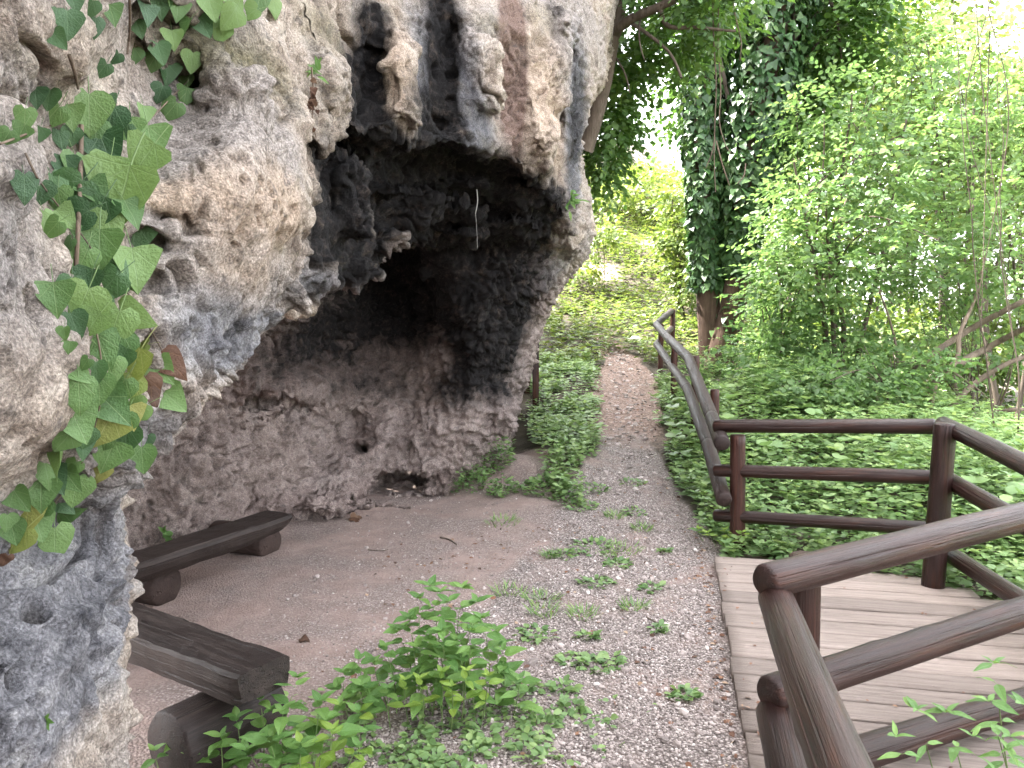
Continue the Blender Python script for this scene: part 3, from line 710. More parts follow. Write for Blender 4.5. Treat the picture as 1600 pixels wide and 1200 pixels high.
def place_along(o, p0, p1):
    d = Vector(p1) - Vector(p0)
    o.rotation_mode = 'QUATERNION'
    o.rotation_quaternion = d.to_track_quat('Z', 'Y')
    o.location = p0
def log_mesh(L, r0, r1, seed=0, seg=26, bow=0.0, flat=None, knots=3, rings=None, chamfer=0.012):
    """a peeled log along +Z, ends slightly rounded; flat = (lower z fraction) unused"""
    n = rings or max(8, int(L / 0.06))
    zs = [0, 0, chamfer] + list(np.linspace(chamfer, L - chamfer, n))[1:-1] + [L - chamfer, L, L]
    fr = [0.001, 1 - chamfer / max(r0, .01) * .7, 1.0] + [1.0] * (n - 2) + [1.0, 1 - chamfer / max(r1, .01) * .7, 0.001]
    rs = np.random.default_rng(seed)
    kn = [(rs.uniform(0.1, 0.9) * L, rs.uniform(0, 6.28)) for _ in range(knots)]
    V = []
    for z, f in zip(zs, fr):
        t = z / L
        r = (r0 + (r1 - r0) * t) * f
        cx = bow * math.sin(math.pi * t)
        for k in range(seg):
            a = 2 * math.pi * k / seg
            V.append((cx + r * math.cos(a), r * math.sin(a), z))
    V = np.array(V)
    a = np.arctan2(V[:, 1], V[:, 0] + 1e-9)
    d = 0.05 * vnoise(np.c_[V[:, :2] * 9 + seed * 3.1, V[:, 2] * 1.3], 1.0, 80) + 0.03 * vnoise(np.c_[V[:, :2] * 22 + seed, V[:, 2] * 3.0], 1.0, 81)
    for kz, ka in kn:
        da = np.abs((a - ka + math.pi) % (2 * math.pi) - math.pi)
        d += 0.10 * np.exp(-((V[:, 2] - kz) / 0.035) ** 2 - (da / 0.4) ** 2)
    if seg >= 60:                      # drying cracks along the grain
        for _ in range(5):
            c0, c1 = sorted(rs.uniform(0, L, 2)); ka = rs.uniform(0, 6.28); wd = rs.uniform(0.05, 0.09)
            am = ka + 0.12 * np.sin(V[:, 2] * 2.0 + ka) + 0.03 * np.sin(V[:, 2] * 9 + ka)
            da = np.abs((a - am + math.pi) % (2 * math.pi) - math.pi)
            d -= rs.uniform(0.05, 0.10) * np.clip(1 - da / wd, 0, 1) * smooth(c0, c0 + 0.12, V[:, 2]) * smooth(c1, c1 - 0.12, V[:, 2])
    V[:, :2] *= (1 + d)[:, None]
    m = len(zs)
    F = [(j * seg + k, j * seg + (k + 1) % seg, (j + 1) * seg + (k + 1) % seg, (j + 1) * seg + k) for j in range(m - 1) for k in range(seg)]
    return V, np.array(F)
_ls = [0]
def log(name, p0, p1, r0, r1, mat, parent, bow=0.0, knots=3, seg=26):
    _ls[0] += 1
    p0, p1 = Vector(p0), Vector(p1)
    V, F = log_mesh((p1 - p0).length, r0, r1, _ls[0], seg, bow, knots=knots)
    o = mesh_np(name, V, F, mat, parent)
    base = parent.location if parent else Vector()
    place_along(o, p0 - base, p1 - base)
    return o
def post(px, py, z0, z1, r, mat, parent, lean=(0, 0)):
    return log('post', (px, py, z0), (px + lean[0], py + lean[1], z1), r, r * 0.97, mat, parent, knots=4)

# ---- railing round the deck, far side
b = at_z(1455, 920, 0.04)
far_rail = empty('log_railing', b)
tag(far_rail, 'dark log railing with three rails on the far side of the wooden deck', 'railing')
pa = at_y(1152, 862, 5.52)
post(pa.x, pa.y, -0.1, at_y(1150, 679, 5.52).z, 0.056, POST, far_rail, (-0.015, 0))
post(b.x + 0.01, b.y, 0.03, at_y(1460, 655, 4.76).z, 0.064, RAIL, far_rail, (0.035, 0))
for (v0, v1, r) in ((666, 666, 0.048), (735, 746, 0.046), (805, 826, 0.045)):
    log('rail', at_y(1116, v0, 5.62), at_y(1462, v1, 4.80), r, r, RAIL, far_rail, knots=5, seg=60)
for (v0, v1, r) in ((662, 728, 0.050), (744, 822, 0.050), (858, 945, 0.050)):
    p0 = at_y(1472, v0, 4.74); p1 = at_y(1606, v1, 3.78)
    log('rail', p0, p1 + (p1 - p0) * 0.55, r, r * 1.05, RAIL, far_rail, knots=3)
pe = at_y(1606, 728, 3.78) + (at_y(1606, 728, 3.78) - at_y(1472, 662, 4.74)) * 0.5
post(pe.x + 0.1, pe.y, 0.0, 1.05, 0.06, RAIL, far_rail)

# ---- railing on the near side of the deck
c0 = Vector((0.99, 2.62, 0.04))
near_rail = empty('log_railing', c0)
tag(near_rail, 'thick varnished log railing in the near corner, closest to the viewer', 'railing')
post(1.01, 2.60, 0.03, 0.83, 0.056, POST, near_rail)
for (u0, v0, u1, v1, r) in ((1193, 909, 1605, 806, 0.055), (1200, 1085, 1605, 954, 0.056), (1225, 1212, 1605, 1096, 0.055)):
    p0, p1 = at_y(u0, v0, 2.36), at_y(u1, v1, 2.98)
    log('rail', p0, p1 + (p1 - p0) * 0.42, r, r, RAIL, near_rail, knots=6, seg=80)
p0, p1 = at_y(1212, 935, 2.40), at_y(1313, 1200, 1.37)
d_ = (p1 - p0)
log('rail', p0, p0 + d_ * 1.75, 0.056, 0.057, RAIL, near_rail, knots=6, seg=80)
p0 = at_y(1209, 1112, 2.40)
d_ = Vector((d_.x, d_.y, -0.02))
log('rail', p0, p0 + d_ * 1.7, 0.056, 0.056, RAIL, near_rail, knots=5, seg=80)

# ---- railing that climbs beside the path
path_rail = empty('log_railing', (1.6, 7.0, 0.15))
tag(path_rail, 'bent log railing with two rails climbing beside the path', 'railing')
TOP = [(1128, 692, 5.42), (1112, 652, 6.2), (1076, 560, 8.3), (1042, 526, 10.2), (1025, 507, 11.8), (1049, 486, 13.6)]
LOW = [(1131, 780, 5.42), (1106, 694, 6.4), (1074, 607, 8.3), (1048, 570, 10.2), (1026, 538, 11.8), (1049, 513, 13.6)]
for line in (TOP, LOW):
    pts = [at_y(*q) for q in line]
    for k in range(len(pts) - 1):
        e = (pts[k + 1] - pts[k]).normalized() * 0.02
        log('rail', pts[k] - e, pts[k + 1] + e, 0.056 - 0.001 * k, 0.055 - 0.001 * k, RAILD, path_rail, knots=8, seg=20)
for (u, vt, Y, r) in ((1117, 608, 7.25, 0.045), (1087, 556, 8.55, 0.045), (1054, 534, 10.0, 0.042), (1033, 506, 11.9, 0.042), (1051.5, 483, 13.6, 0.045)):
    t = at_y(u, vt, Y)
    post(t.x, t.y, gz(t.x, t.y) - 0.1, t.z, r, POST, path_rail)

# ---- deck
def plank_mesh(L, w, h, seed):
    rs = np.random.default_rng(seed)
    nx = 22
    xs = np.linspace(0, L, nx)
    prof = [(-w / 2, -h), (-w / 2, -0.005), (-w / 2 + 0.005, 0), (-w * 0.2, 0.0012), (w * 0.2, 0.0012), (w / 2 - 0.005, 0), (w / 2, -0.005), (w / 2, -h)]
    ph = rs.uniform(0, 6.28, 3)
    V = []
    for x in xs:
        wob = 0.003 * math.sin(x * 2.3 + ph[0]) + 0.0015 * math.sin(x * 7 + ph[1])
        zz = 0.002 * math.sin(x * 3.1 + ph[2])
        for y, z in prof: V.append((x, y + wob + rs.normal(0, 0.0006), z + zz + rs.normal(0, 0.0004)))
    n = len(prof)
    F = [(j * n + k, (j + 1) * n + k, (j + 1) * n + (k + 1) % n, j * n + (k + 1) % n) for j in range(nx - 1) for k in range(n)]
    b = len(V)
    F += [(0, 1, 2, 7), (2, 3, 4, 5), (2, 5, 6, 7)]
    e = (nx - 1) * n
    F += [(e + 7, e + 2, e + 1, e), (e + 5, e + 4, e + 3, e + 2), (e + 7, e + 6, e + 5, e + 2)]
    return np.array(V), np.array(F)
deck0 = at_z(1117, 869, 0.055)
deck = empty('wooden_deck', (deck0.x, deck0.y, 0.0))
tag(deck, 'weathered grey plank deck beside the gravel path', 'deck')
edge = (at_z(1172, 1200, 0.055) - deck0); edge.z = 0; edge.normalize()      # along the deck's left edge, towards the viewer
across = Vector((-edge.y, edge.x, 0))
if across.x < 0: across = -across
ang = math.atan2(across.y, across.x)
s_ = 0.0
rs = random.Random(3)
for k in range(25):
    w = 0.166 + rs.uniform(-0.024, 0.020)
    mid = deck0 + edge * (s_ + w / 2)
    L = 1.56 + rs.uniform(-0.02, 0.03) + 0.02 * k
    if k < 3: L = (0.80, 1.30, 1.46)[k]
    V, F = plank_mesh(L, w, 0.05, k)
    o = mesh_np('plank', V, F, DECK, deck, False)
    q = mid - Vector((deck0.x, deck0.y, 0)) + across * rs.uniform(-0.008, 0.008)
    o.location = (q.x, q.y, 0.055 + rs.uniform(-0.003, 0.003))
    o.rotation_euler = (0, rs.uniform(-0.002, 0.002), ang + rs.uniform(-0.004, 0.004))
    s_ += w + rs.uniform(0.011, 0.018)
for off in (0.06, 0.74):           # joists under the planks
    V, F = log_mesh(4.1, 0.05, 0.05, 90, 12)
    o = mesh_np('joist', V, F, POST, deck)
    p0 = across * off + Vector((0, 0, -0.055))
    place_along(o, p0, p0 + edge)

# ---- benches
def hewn(name, p_a, p_b, width, thick, parent, round_under=False, seed=0, taper=0.0):
    """a seat plank from p_a to p_b (top centre line), flat on top"""
    p_a, p_b = Vector(p_a), Vector(p_b)
    L = (p_b - p_a).length
    n = int(L / 0.05)
    if round_under:
        prof = [(-width / 2, -0.03), (-width / 2 + 0.02, -0.004), (-width / 4, 0), (0, 0.001), (width / 4, 0), (width / 2 - 0.02, -0.004), (width / 2, -0.03), (width * 0.42, -thick * 0.6), (width * 0.22, -thick * 0.92), (0, -thick), (-width * 0.22, -thick * 0.92), (-width * 0.42, -thick * 0.6)]
    else:
        prof = [(-width / 2, -0.014), (-width / 2 + 0.014, -0.002), (-width / 4, 0), (0, 0.001), (width / 4, 0), (width / 2 - 0.014, -0.002), (width / 2, -0.014), (width * 0.49, -thick * 0.5), (width * 0.45, -thick * 0.96), (width * 0.2, -thick), (-width * 0.2, -thick), (-width * 0.45, -thick * 0.96), (-width * 0.49, -thick * 0.5)]
    m = len(prof)
    V = []
    for j in range(n + 1):
        t = j / n
        sc = 1.0 - (0.12 * (t == 0 or t == 1)) - taper * max(0, (t - 0.8) / 0.2) ** 2
        for x, z in prof: V.append((x * (1 - 0.04 * (t in (0, 1))), z * sc, t * L))
    V = np.array(V)
    V[:, 0] += 0.012 * vnoise(V + seed, 3.0, 84) + 0.006 * vnoise(V + seed, 11, 86)
    V[:, 1] += 0.006 * vnoise(V + seed + 5, 4.0, 85) + 0.004 * vnoise(V + seed, 14, 87)
    F = [(j * m + k, j * m + (k + 1) % m, (j + 1) * m + (k + 1) % m, (j + 1) * m + k) for j in range(n) for k in range(m)]
    c0, c1 = len(V), len(V) + 1
    V = np.r_[V, [V[:m].mean(0)], [V[-m:].mean(0)]]
    F = [f[::-1] for f in F]
    F += [(k, (k + 1) % m, c0, c0) for k in range(m)] + [((n * m) + (k + 1) % m, n * m + k, c1, c1) for k in range(m)]
    me = bpy.data.meshes.new(name)
    me.from_pydata([tuple(v) for v in V], [], [tuple(dict.fromkeys(int(i) for i in f)) for f in F])
    me.polygons.foreach_set('use_smooth', [False] * len(me.polygons))
    me.materials.append(BENCH)
    o = bpy.data.objects.new(name, me)
    link(o, parent)
    zax = (p_b - p_a).normalized(); xax = Vector((0, 0, 1)).cross(zax).normalized() * -1; yax = zax.cross(xax)
    M = Matrix((xax, yax, zax)).transposed().to_4x4()
    if yax.z < 0:
        M = Matrix((-xax, -yax, zax)).transposed().to_4x4()
    o.rotation_mode = 'QUATERNION'
    o.rotation_quaternion = M.to_quaternion()
    o.location = p_a - parent.location
    return o
def support(parent, c, axis_dir, L, r, mat=None):
    a = Vector(c) - Vector(axis_dir).normalized() * L / 2
    b = Vector(c) + Vector(axis_dir).normalized() * L / 2
    o = log('support_log', a, b, r, r * 1.03, mat or LOGEND, parent, knots=2)
    return o
# near bench: its end sticks out from behind the buttress
e1 = at_z(407, 1036, 0.41); e0 = at_z(190, 958, 0.40)
dirn = (e1 - e0).normalized()
near_bench = empty('log_bench', (e1.x, e1.y, 0))
tag(near_bench, 'dark hewn plank bench nearest the viewer, end standing out past the rock', 'bench')
hewn('seat', e0 - dirn * 1.1, e1 + dirn * 0.02, 0.235, 0.125, near_bench, seed=1)
pd = Vector((-dirn.y, dirn.x, 0))
s1 = e1 - dirn * 0.20
support(near_bench, (s1.x - 0.03, s1.y, 0.12), pd, 0.42, 0.135, BENCH)
s2 = e0 - dirn * 0.55
support(near_bench, (s2.x, s2.y, 0.12), pd, 0.42, 0.135, BENCH)
# far bench along the cave wall
f1 = at_z(436, 800, 0.36); f0 = at_z(205, 872, 0.33)
dirf = (f1 - f0).normalized()
far_bench = empty('log_bench', (f1.x, f1.y, 0))
tag(far_bench, 'half-log bench further back in the cave beside the stone wall', 'bench')
hewn('seat', f0 - dirf * 1.0, f1, 0.27, 0.15, far_bench, True, seed=4, taper=0.3)
pf = Vector((dirf.y, -dirf.x, 0))
for (u, v) in ((408, 868), (243, 940)):
    g = at_z(u, v, 0.0)
    c = Vector((g.x, g.y, 0.095)) - pf * 0.18
    support(far_bench, c, pf + dirf * 0.12, 0.50, 0.115)

# ---- information board behind the rock edge
sb = at_y(837, 600, 10.1)
board = empty('signboard', (sb.x, sb.y, gz(sb.x, sb.y)))
tag(board, 'dark wooden signboard on posts half hidden behind the cliff edge', 'signboard')
def box(name, c, s, mat, parent, rz=0.0, bev=0.006):
    x, y, z = [q / 2 for q in s]
    V = []
    for sz in (-1, 1):
        for sx, sy in ((-1, -1), (1, -1), (1, 1), (-1, 1)):
            V.append((sx * x, sy * y, sz * z))
    F = [(0, 3, 2, 1), (4, 5, 6, 7), (0, 1, 5, 4), (1, 2, 6, 5), (2, 3, 7, 6), (3, 0, 4, 7)]
    o = mesh_np(name, np.array(V), np.array(F), mat, parent, False)
    o.location = c
    o.rotation_euler = (0, 0, rz)
    m = o.modifiers.new('b', 'BEVEL'); m.width = bev; m.segments = 2
    return o
z0 = gz(sb.x, sb.y)
box('post', (0, 0, 0.45), (0.085, 0.085, 1.35), RAIL, board)
box('post', (-0.10, 0.62, 0.45), (0.085, 0.085, 1.35), RAIL, board)
box('panel', (-0.05, 0.31, 0.72), (0.03, 0.50, 0.55), RAILD, board, 0.16)
box('cap_board', (-0.05, 0.31, 1.14), (0.22, 0.90, 0.03), RAIL, board, 0.16)
# ------------------------------------------------------------------ leaves
def leaf_material(name, stops, trans=0.35, rough=0.45, veins=None, vein_col=(0.20, 0.28, 0.10), hue=0.0):
    m = Mat(name, rough)
    var = m.attr('var')
    if veins:
        var = m.math('ADD', m.math('MULTIPLY', m.n('ObjectInfo').outputs['Random'], 1.0), 0.0)
    c = m.ramp(m.math('ADD', m.math('MULTIPLY', var, 0.85), m.math('MULTIPLY', m.noise(9.0, 2), 0.15)), stops)
    if veins:
        sx = m.n('SeparateXYZ'); m.put(m.coord(), sx.inputs[0])
        x, y = sx.outputs[0], sx.outputs[1]
        ax = m.math('ABSOLUTE', x)
        rib = m.maprange(ax, 0.006, 0.016, 1.0, 0.0)
        if veins == 'ivy':
            a = m.math('ARCTAN2', ax, m.math('SUBTRACT', y, 0.03))
            r = m.math('SQRT', m.math('ADD', m.math('MULTIPLY', x, x), m.math('MULTIPLY', y, y)))
            v1 = m.maprange(m.math('MULTIPLY', m.math('ABSOLUTE', m.math('SUBTRACT', a, 0.72)), r), 0.004, 0.013, 1.0, 0.0)
            v2 = m.maprange(m.math('MULTIPLY', m.math('ABSOLUTE', m.math('SUBTRACT', a, 1.45)), r), 0.003, 0.010, 0.8, 0.0)
            vv = m.math('MAXIMUM', rib, m.math('MAXIMUM', v1, v2))
        else:
            q = m.math('SUBTRACT', y, m.math('MULTIPLY', ax, 1.1))
            w = m.math('ABSOLUTE', m.math('SINE', m.math('MULTIPLY', q, 21.0)))
            vv = m.math('MAXIMUM', rib, m.maprange(w, 0.0, 0.25, 0.55, 0.0))
        c = m.mix(m.math('MULTIPLY', vv, 0.55), c, vein_col)
        m.normal(m.bump(m.math('SUBTRACT', m.noise(14.0, 3), m.math('MULTIPLY', vv, 0.6)), 0.35, 0.02))
    m.color(c)
    m.b.inputs['Specular IOR Level'].default_value = 0.4
    tr = m.n('BsdfTranslucent')
    hv = m.n('HueSaturation'); hv.inputs['Hue'].default_value = 0.485; hv.inputs['Saturation'].default_value = 1.15; hv.inputs['Value'].default_value = 1.25
    m.put(c, hv.inputs['Color'])
    m.put(hv.outputs[0], tr.inputs[0])
    mx = m.n('MixShader'); mx.inputs[0].default_value = trans
    m.put(m.b.outputs[0], mx.inputs[1]); m.put(tr.outputs[0], mx.inputs[2])
    m.put(mx.outputs[0], m.out.inputs['Surface'])
    return m.m
G = [(0.0, (0.022, 0.060, 0.012)), (0.5, (0.050, 0.115, 0.020)), (1.0, (0.115, 0.190, 0.035))]
L_TREE = leaf_material('tree_leaf', [(0.0, (0.040, 0.090, 0.028)), (0.5, (0.085, 0.165, 0.044)), (1.0, (0.16, 0.24, 0.062))], 0.42)
L_HAZEL = leaf_material('thicket_leaf', [(0.0, (0.068, 0.132, 0.050)), (0.5, (0.130, 0.220, 0.080)), (1.0, (0.22, 0.305, 0.118))], 0.52)
L_IVYT = leaf_material('trunk_ivy_leaf', [(0.0, (0.030, 0.070, 0.026)), (0.6, (0.066, 0.138, 0.046)), (1.0, (0.12, 0.20, 0.06))], 0.18, 0.38)
L_HERB = leaf_material('herb_leaf', [(0.0, (0.095, 0.175, 0.065)), (0.5, (0.180, 0.285, 0.108)), (1.0, (0.30, 0.395, 0.15))], 0.38)
L_HILL = leaf_material('hillside_leaf', [(0.0, (0.06, 0.105, 0.028)), (0.5, (0.12, 0.18, 0.045)), (1.0, (0.22, 0.26, 0.08))], 0.35)
L_IVY = leaf_material('ivy_leaf', [(0.0, (0.065, 0.135, 0.042)), (0.5, (0.115, 0.205, 0.065)), (1.0, (0.175, 0.27, 0.09))], 0.22, 0.42, 'ivy', (0.20, 0.28, 0.13))
L_IVYD = leaf_material('ivy_leaf_dark', [(0.0, (0.030, 0.075, 0.030)), (1.0, (0.070, 0.145, 0.050))], 0.18, 0.40, 'ivy', (0.12, 0.19, 0.10))
L_IVYY = leaf_material('ivy_leaf_yellowing', [(0.0, (0.14, 0.215, 0.055)), (0.6, (0.22, 0.265, 0.075)), (1.0, (0.36, 0.34, 0.11))], 0.25, 0.45, 'ivy', (0.36, 0.36, 0.16))
L_DEAD = leaf_material('dead_leaf', [(0.0, (0.035, 0.018, 0.010)), (0.5, (0.085, 0.040, 0.023)), (1.0, (0.16, 0.10, 0.06))], 0.12, 0.7, 'ivy', (0.15, 0.08, 0.04))
L_NET = leaf_material('nettle_leaf', [(0.0, (0.075, 0.165, 0.040)), (0.5, (0.12, 0.235, 0.058)), (1.0, (0.18, 0.30, 0.075))], 0.33, 0.45, 'pinnate', (0.17, 0.29, 0.10))
L_NETY = leaf_material('young_nettle_leaf', [(0.0, (0.14, 0.25, 0.04)), (1.0, (0.25, 0.35, 0.06))], 0.36, 0.45, 'pinnate', (0.28, 0.38, 0.12))
BARK = wood_material('bark', (0.035, 0.026, 0.020), (0.085, 0.064, 0.050), (0.17, 0.135, 0.11), 0.9, grain=(9, 9, 2.2), bump=1.0)
BARKL = wood_material('pale_bark', (0.075, 0.055, 0.042), (0.16, 0.12, 0.092), (0.27, 0.215, 0.17), 0.9, grain=(12, 12, 2.0), bump=0.8)
BARKT = wood_material('rough_bark', (0.035, 0.021, 0.014), (0.095, 0.060, 0.043), (0.19, 0.13, 0.10), 0.9, grain=(9, 9, 2.0), bump=1.0)
STEM = wood_material('green_stem', (0.06, 0.10, 0.03), (0.11, 0.16, 0.05), (0.17, 0.21, 0.08), 0.6, grain=(20, 20, 6), bump=0.2)
VINE = wood_material('vine_stem', (0.06, 0.04, 0.028), (0.13, 0.095, 0.07), (0.22, 0.17, 0.13), 0.85, grain=(40, 40, 6), bump=0.6)

def unit(a): return a / (np.linalg.norm(a, axis=-1, keepdims=True) + 1e-9)
# crown leaf: base at 0, tip at y = 1, folded along the rib, a little drooping
T_LEAF_V = np.array([(0, 0, 0), (0.30, 0.30, 0.06), (0.27, 0.66, 0.03), (0, 1.0, -0.10), (-0.27, 0.66, 0.03), (-0.30, 0.30, 0.06), (0, 0.5, -0.01)])
T_LEAF_F = np.array([(0, 1, 6), (1, 2, 6), (2, 3, 6), (3, 4, 6), (4, 5, 6), (5, 0, 6)])
T_BLADE_V = np.array([(-0.05, 0, 0), (0.05, 0, 0), (0.04, 0.5, 0.03), (-0.04, 0.5, 0.03), (0, 1.0, -0.12)])
T_BLADE_F = np.array([(0, 1, 2), (0, 2, 3), (3, 2, 4)])
T_IVY_V = np.array([(0, 0, 0), (0.45, -0.05, 0.05), (0.36, 0.35, 0.02), (0, 1.0, -0.12), (-0.36, 0.35, 0.02), (-0.45, -0.05, 0.05)])
T_IVY_F = np.array([(0, 1, 2), (0, 2, 3), (0, 3, 4), (0, 4, 5)])
def leaf_cloud(name, pos, direc, nrm, size, var, mat, parent=None, T=(T_LEAF_V, T_LEAF_F), width=1.0):
    d = unit(direc)
    n = unit(nrm - (nrm * d).sum(-1, keepdims=True) * d)
    x = np.cross(d, n)
    tv, tf = T
    s = np.asarray(size)[:, None, None]
    V = pos[:, None, :] + s * (tv[None, :, 0:1] * width * x[:, None] + tv[None, :, 1:2] * d[:, None] + tv[None, :, 2:3] * n[:, None])
    k = len(tv)
    F = (np.arange(len(pos))[:, None, None] * k + tf[None]).reshape(-1, 3)
    return mesh_np(name, V.reshape(-1, 3), F, mat, parent, True, {'var': np.repeat(np.clip(var, 0, 1), len(tf))})
def rand_unit(n, rng=RNG):
    return unit(rng.normal(size=(n, 3)))
def sprays(origins, dirs, K, length, leaf, droop=0.25, tilt=0.35, rng=RNG, upright=1.0):
    """leafy twigs: leaves in two ranks along each twig, roughly level"""
    n = len(origins)
    d = unit(dirs)
    up = np.array((0, 0, 1.0)) * upright + tilt * rng.normal(size=(n, 3))
    nn = unit(up - (up * d).sum(-1, keepdims=True) * d)
    sd = np.cross(d, nn)
    L = length * rng.uniform(0.6, 1.3, n)
    P, D, N, S = [], [], [], []
    for k in range(K):
        t = (k + 0.6) / K
        sg = 1 if k % 2 else -1
        p = origins + d * (L * t)[:, None] - np.array((0, 0, 1.0)) * (droop * L * t * t)[:, None]
        ld = d * (0.45 + 0.5 * t) + sd * sg * (0.95 - 0.5 * t) + 0.25 * rng.normal(size=(n, 3)) - np.array((0, 0, 0.25))
        P.append(p); D.append(ld); N.append(nn + 0.35 * rng.normal(size=(n, 3))); S.append(leaf * rng.uniform(0.65, 1.2, n) * (1.05 - 0.3 * t))
    return np.concatenate(P), np.concatenate(D), np.concatenate(N), np.concatenate(S)
def crown_points(blobs, n, rng=RNG, shell=0.5):
    """twig origins and outward directions through a crown made of ellipsoids (centre, radii, weight)"""
    w = np.array([b[2] for b in blobs], float); w /= w.sum()
    which = rng.choice(len(blobs), n, p=w)
    c = np.array([b[0] for b in blobs])[which]; r = np.array([b[1] for b in blobs])[which]
    q = rand_unit(n, rng)
    rad = rng.uniform(shell ** 2, 1, n) ** 0.5
    p = c + q * r * rad[:, None]
    return p, q
def tube_arrays(pts, radii, seg=8):
    pts = np.array([tuple(p) for p in pts], float)
    n = len(pts)
    t = np.gradient(pts, axis=0); t = unit(t)
    ref = np.array((0.3, 0.9, 0.2)); ref = np.where(np.abs((t * ref).sum(-1, keepdims=True)) > 0.9, np.array((1.0, 0, 0)), ref)
    a = unit(np.cross(t, ref)); b = np.cross(t, a)
    th = 2 * np.pi * np.arange(seg) / seg
    V = pts[:, None] + np.asarray(radii)[:, None, None] * (np.cos(th)[None, :, None] * a[:, None] + np.sin(th)[None, :, None] * b[:, None])
    idx = np.arange(n * seg).reshape(n, seg)
    F = np.stack([idx[:-1], np.roll(idx, -1, 1)[:-1], np.roll(idx, -1, 1)[1:], idx[1:]], -1).reshape(-1, 4)
    return V.reshape(-1, 3), F
def smooth_line(pts, n=24):
    p = np.array([tuple(q) for q in pts], float)
    if len(p) == 2: return p[0] + (p[1] - p[0]) * np.linspace(0, 1, n)[:, None]
    t = np.arange(len(p)); tt = np.linspace(0, len(p) - 1, n)
    out = np.empty((n, 3))
    m = np.gradient(p, axis=0)
    i = np.minimum(tt.astype(int), len(p) - 2); f = (tt - i)[:, None]
    h00, h10, h01, h11 = 2 * f ** 3 - 3 * f ** 2 + 1, f ** 3 - 2 * f ** 2 + f, -2 * f ** 3 + 3 * f ** 2, f ** 3 - f ** 2
    return h00 * p[i] + h10 * m[i] + h01 * p[i + 1] + h11 * m[i + 1]
def tubes(name, lines, mat, parent, seg=8, wobble=0.0):
    """several tapering limbs of one plant: (points, r0, r1) each"""
    Vs, Fs, o = [], [], 0
    for pts, r0, r1 in lines:
        L = smooth_line(pts, max(8, 6 * len(pts)))
        if wobble: L = L + wobble * np.stack([vnoise(L, 1.7, 101), vnoise(L, 1.7, 102), vnoise(L, 1.7, 103)], 1) * np.linspace(0, 1, len(L))[:, None]
        V, F = tube_arrays(L, np.linspace(r0, r1, len(L)), seg)
        rr = 1 + 0.0 * V[:, 0]
        Vs.append(V); Fs.append(F + o); o += len(V)
    V = np.concatenate(Vs)
    base = np.array(parent.location) if parent else 0
    return mesh_np(name, V - base, np.concatenate(Fs), mat, parent)
def crown(name, parent, blobs, n_twigs, K, length, leaf, mat, seed, shell=0.5, dirz=-0.1, droop=0.25, tilt=0.35, lo=0.0, hi=1.0, outward=1.0):
    rng = np.random.default_rng(seed)
    p, q = crown_points(blobs, n_twigs, rng, shell)
    d = q * outward * np.array((1, 1, 0.35)) + 0.6 * rng.normal(size=q.shape) * np.array((1, 1, 0.4)) + np.array((0, 0, dirz))
    P, D, N, S = sprays(p, d, K, length, leaf, droop, tilt, rng)
    tw = np.tile(rng.uniform(lo, hi, n_twigs), K)
    var = np.clip(tw * 0.65 + 0.35 * rng.uniform(lo, hi, len(P)), 0, 1)
    o = leaf_cloud(name, P - np.array(parent.location), D, N, S, var, mat, parent)
    o['kind'] = 'stuff'
    return o
def twig_lines(start, blobs, n, r, rng):
    """limbs from a point on the trunk out into the crown"""
    out = []
    p, q = crown_points(blobs, n, rng, 0.3)
    for k in range(n):
        s = np.array(start(rng.uniform(0, 1)))
        e = p[k]
        mid = (s + e) / 2 + np.array((0, 0, 0.12 * np.linalg.norm(e - s))) + 0.06 * np.linalg.norm(e - s) * rng.normal(size=3)
        out.append(((s, mid, e), r, 0.006))
    return out
def B(u, v, Y, ru, rv, ry, w=1.0):
    c = at_y(u, v, Y); s = Y / FPX
    return (np.array((c.x, c.y, c.z)), np.array((ru * s, ry, rv * s)), w)

# ------------------------------------------------------------------ trees
rng = np.random.default_rng(12)
# ivy-covered twin trunk beside the railing
tb = at_y(1118, 600, 12.4); tb.z = gz(tb.x, tb.y)
ivy_tree = empty('ivy_clad_tree', tb)
tag(ivy_tree, 'twin-trunked tree wrapped in dark ivy beside the path railing', 'tree')
LT = [at_y(1104, 612, 12.5), at_y(1110, 540, 12.5), at_y(1106, 450, 12.5), at_y(1103, 330, 12.5), at_y(1100, 200, 12.6), at_y(1110, 20, 12.7), at_y(1120, -200, 12.8)]
RT = [at_y(1112, 615, 12.3), at_y(1130, 540, 12.3), at_y(1148, 470, 12.3), at_y(1158, 380, 12.3), at_y(1168, 280, 12.3), at_y(1190, 150, 12.3), at_y(1225, -20, 12.3), at_y(1250, -220, 12.4)]
tubes('trunk', [(LT, 0.20, 0.15)], BARKT, ivy_tree, 20, 0.05)
tubes('trunk', [(RT, 0.23, 0.15)], BARKT, ivy_tree, 20, 0.05)
def ivy_sleeve(line, n, t0, r_lo, r_hi, seed):
    rg = np.random.default_rng(seed)
    L = smooth_line(line, 200)
    t = t0 + (1 - t0) * rg.uniform(0, 1, n) ** 0.9
    c = L[np.clip((t * 199).astype(int), 0, 199)]
    a = rg.uniform(0, 2 * np.pi, n)
    rad = np.interp(t, (t0, t0 + 0.12, 0.55, 1.0), (0.25, r_lo, r_hi * 0.8, r_hi)) * rg.uniform(0.8, 1.15, n) * (1 + 0.25 * vnoise(np.c_[c[:, :2] * 0 + np.c_[np.cos(a), np.sin(a)], c[:, 2]], 1.6, 105))
    out = np.stack([np.cos(a), np.sin(a), 0 * a], 1)
    return c + out * rad[:, None], out
pp, oo = [], []
for ln, n, t0, a, b_, sd in ((LT, 4400, 0.33, 0.22, 0.36, 1), (RT, 5600, 0.36, 0.26, 0.54, 2)):
    p, o = ivy_sleeve(ln, n, t0, a, b_, sd); pp.append(p); oo.append(o)
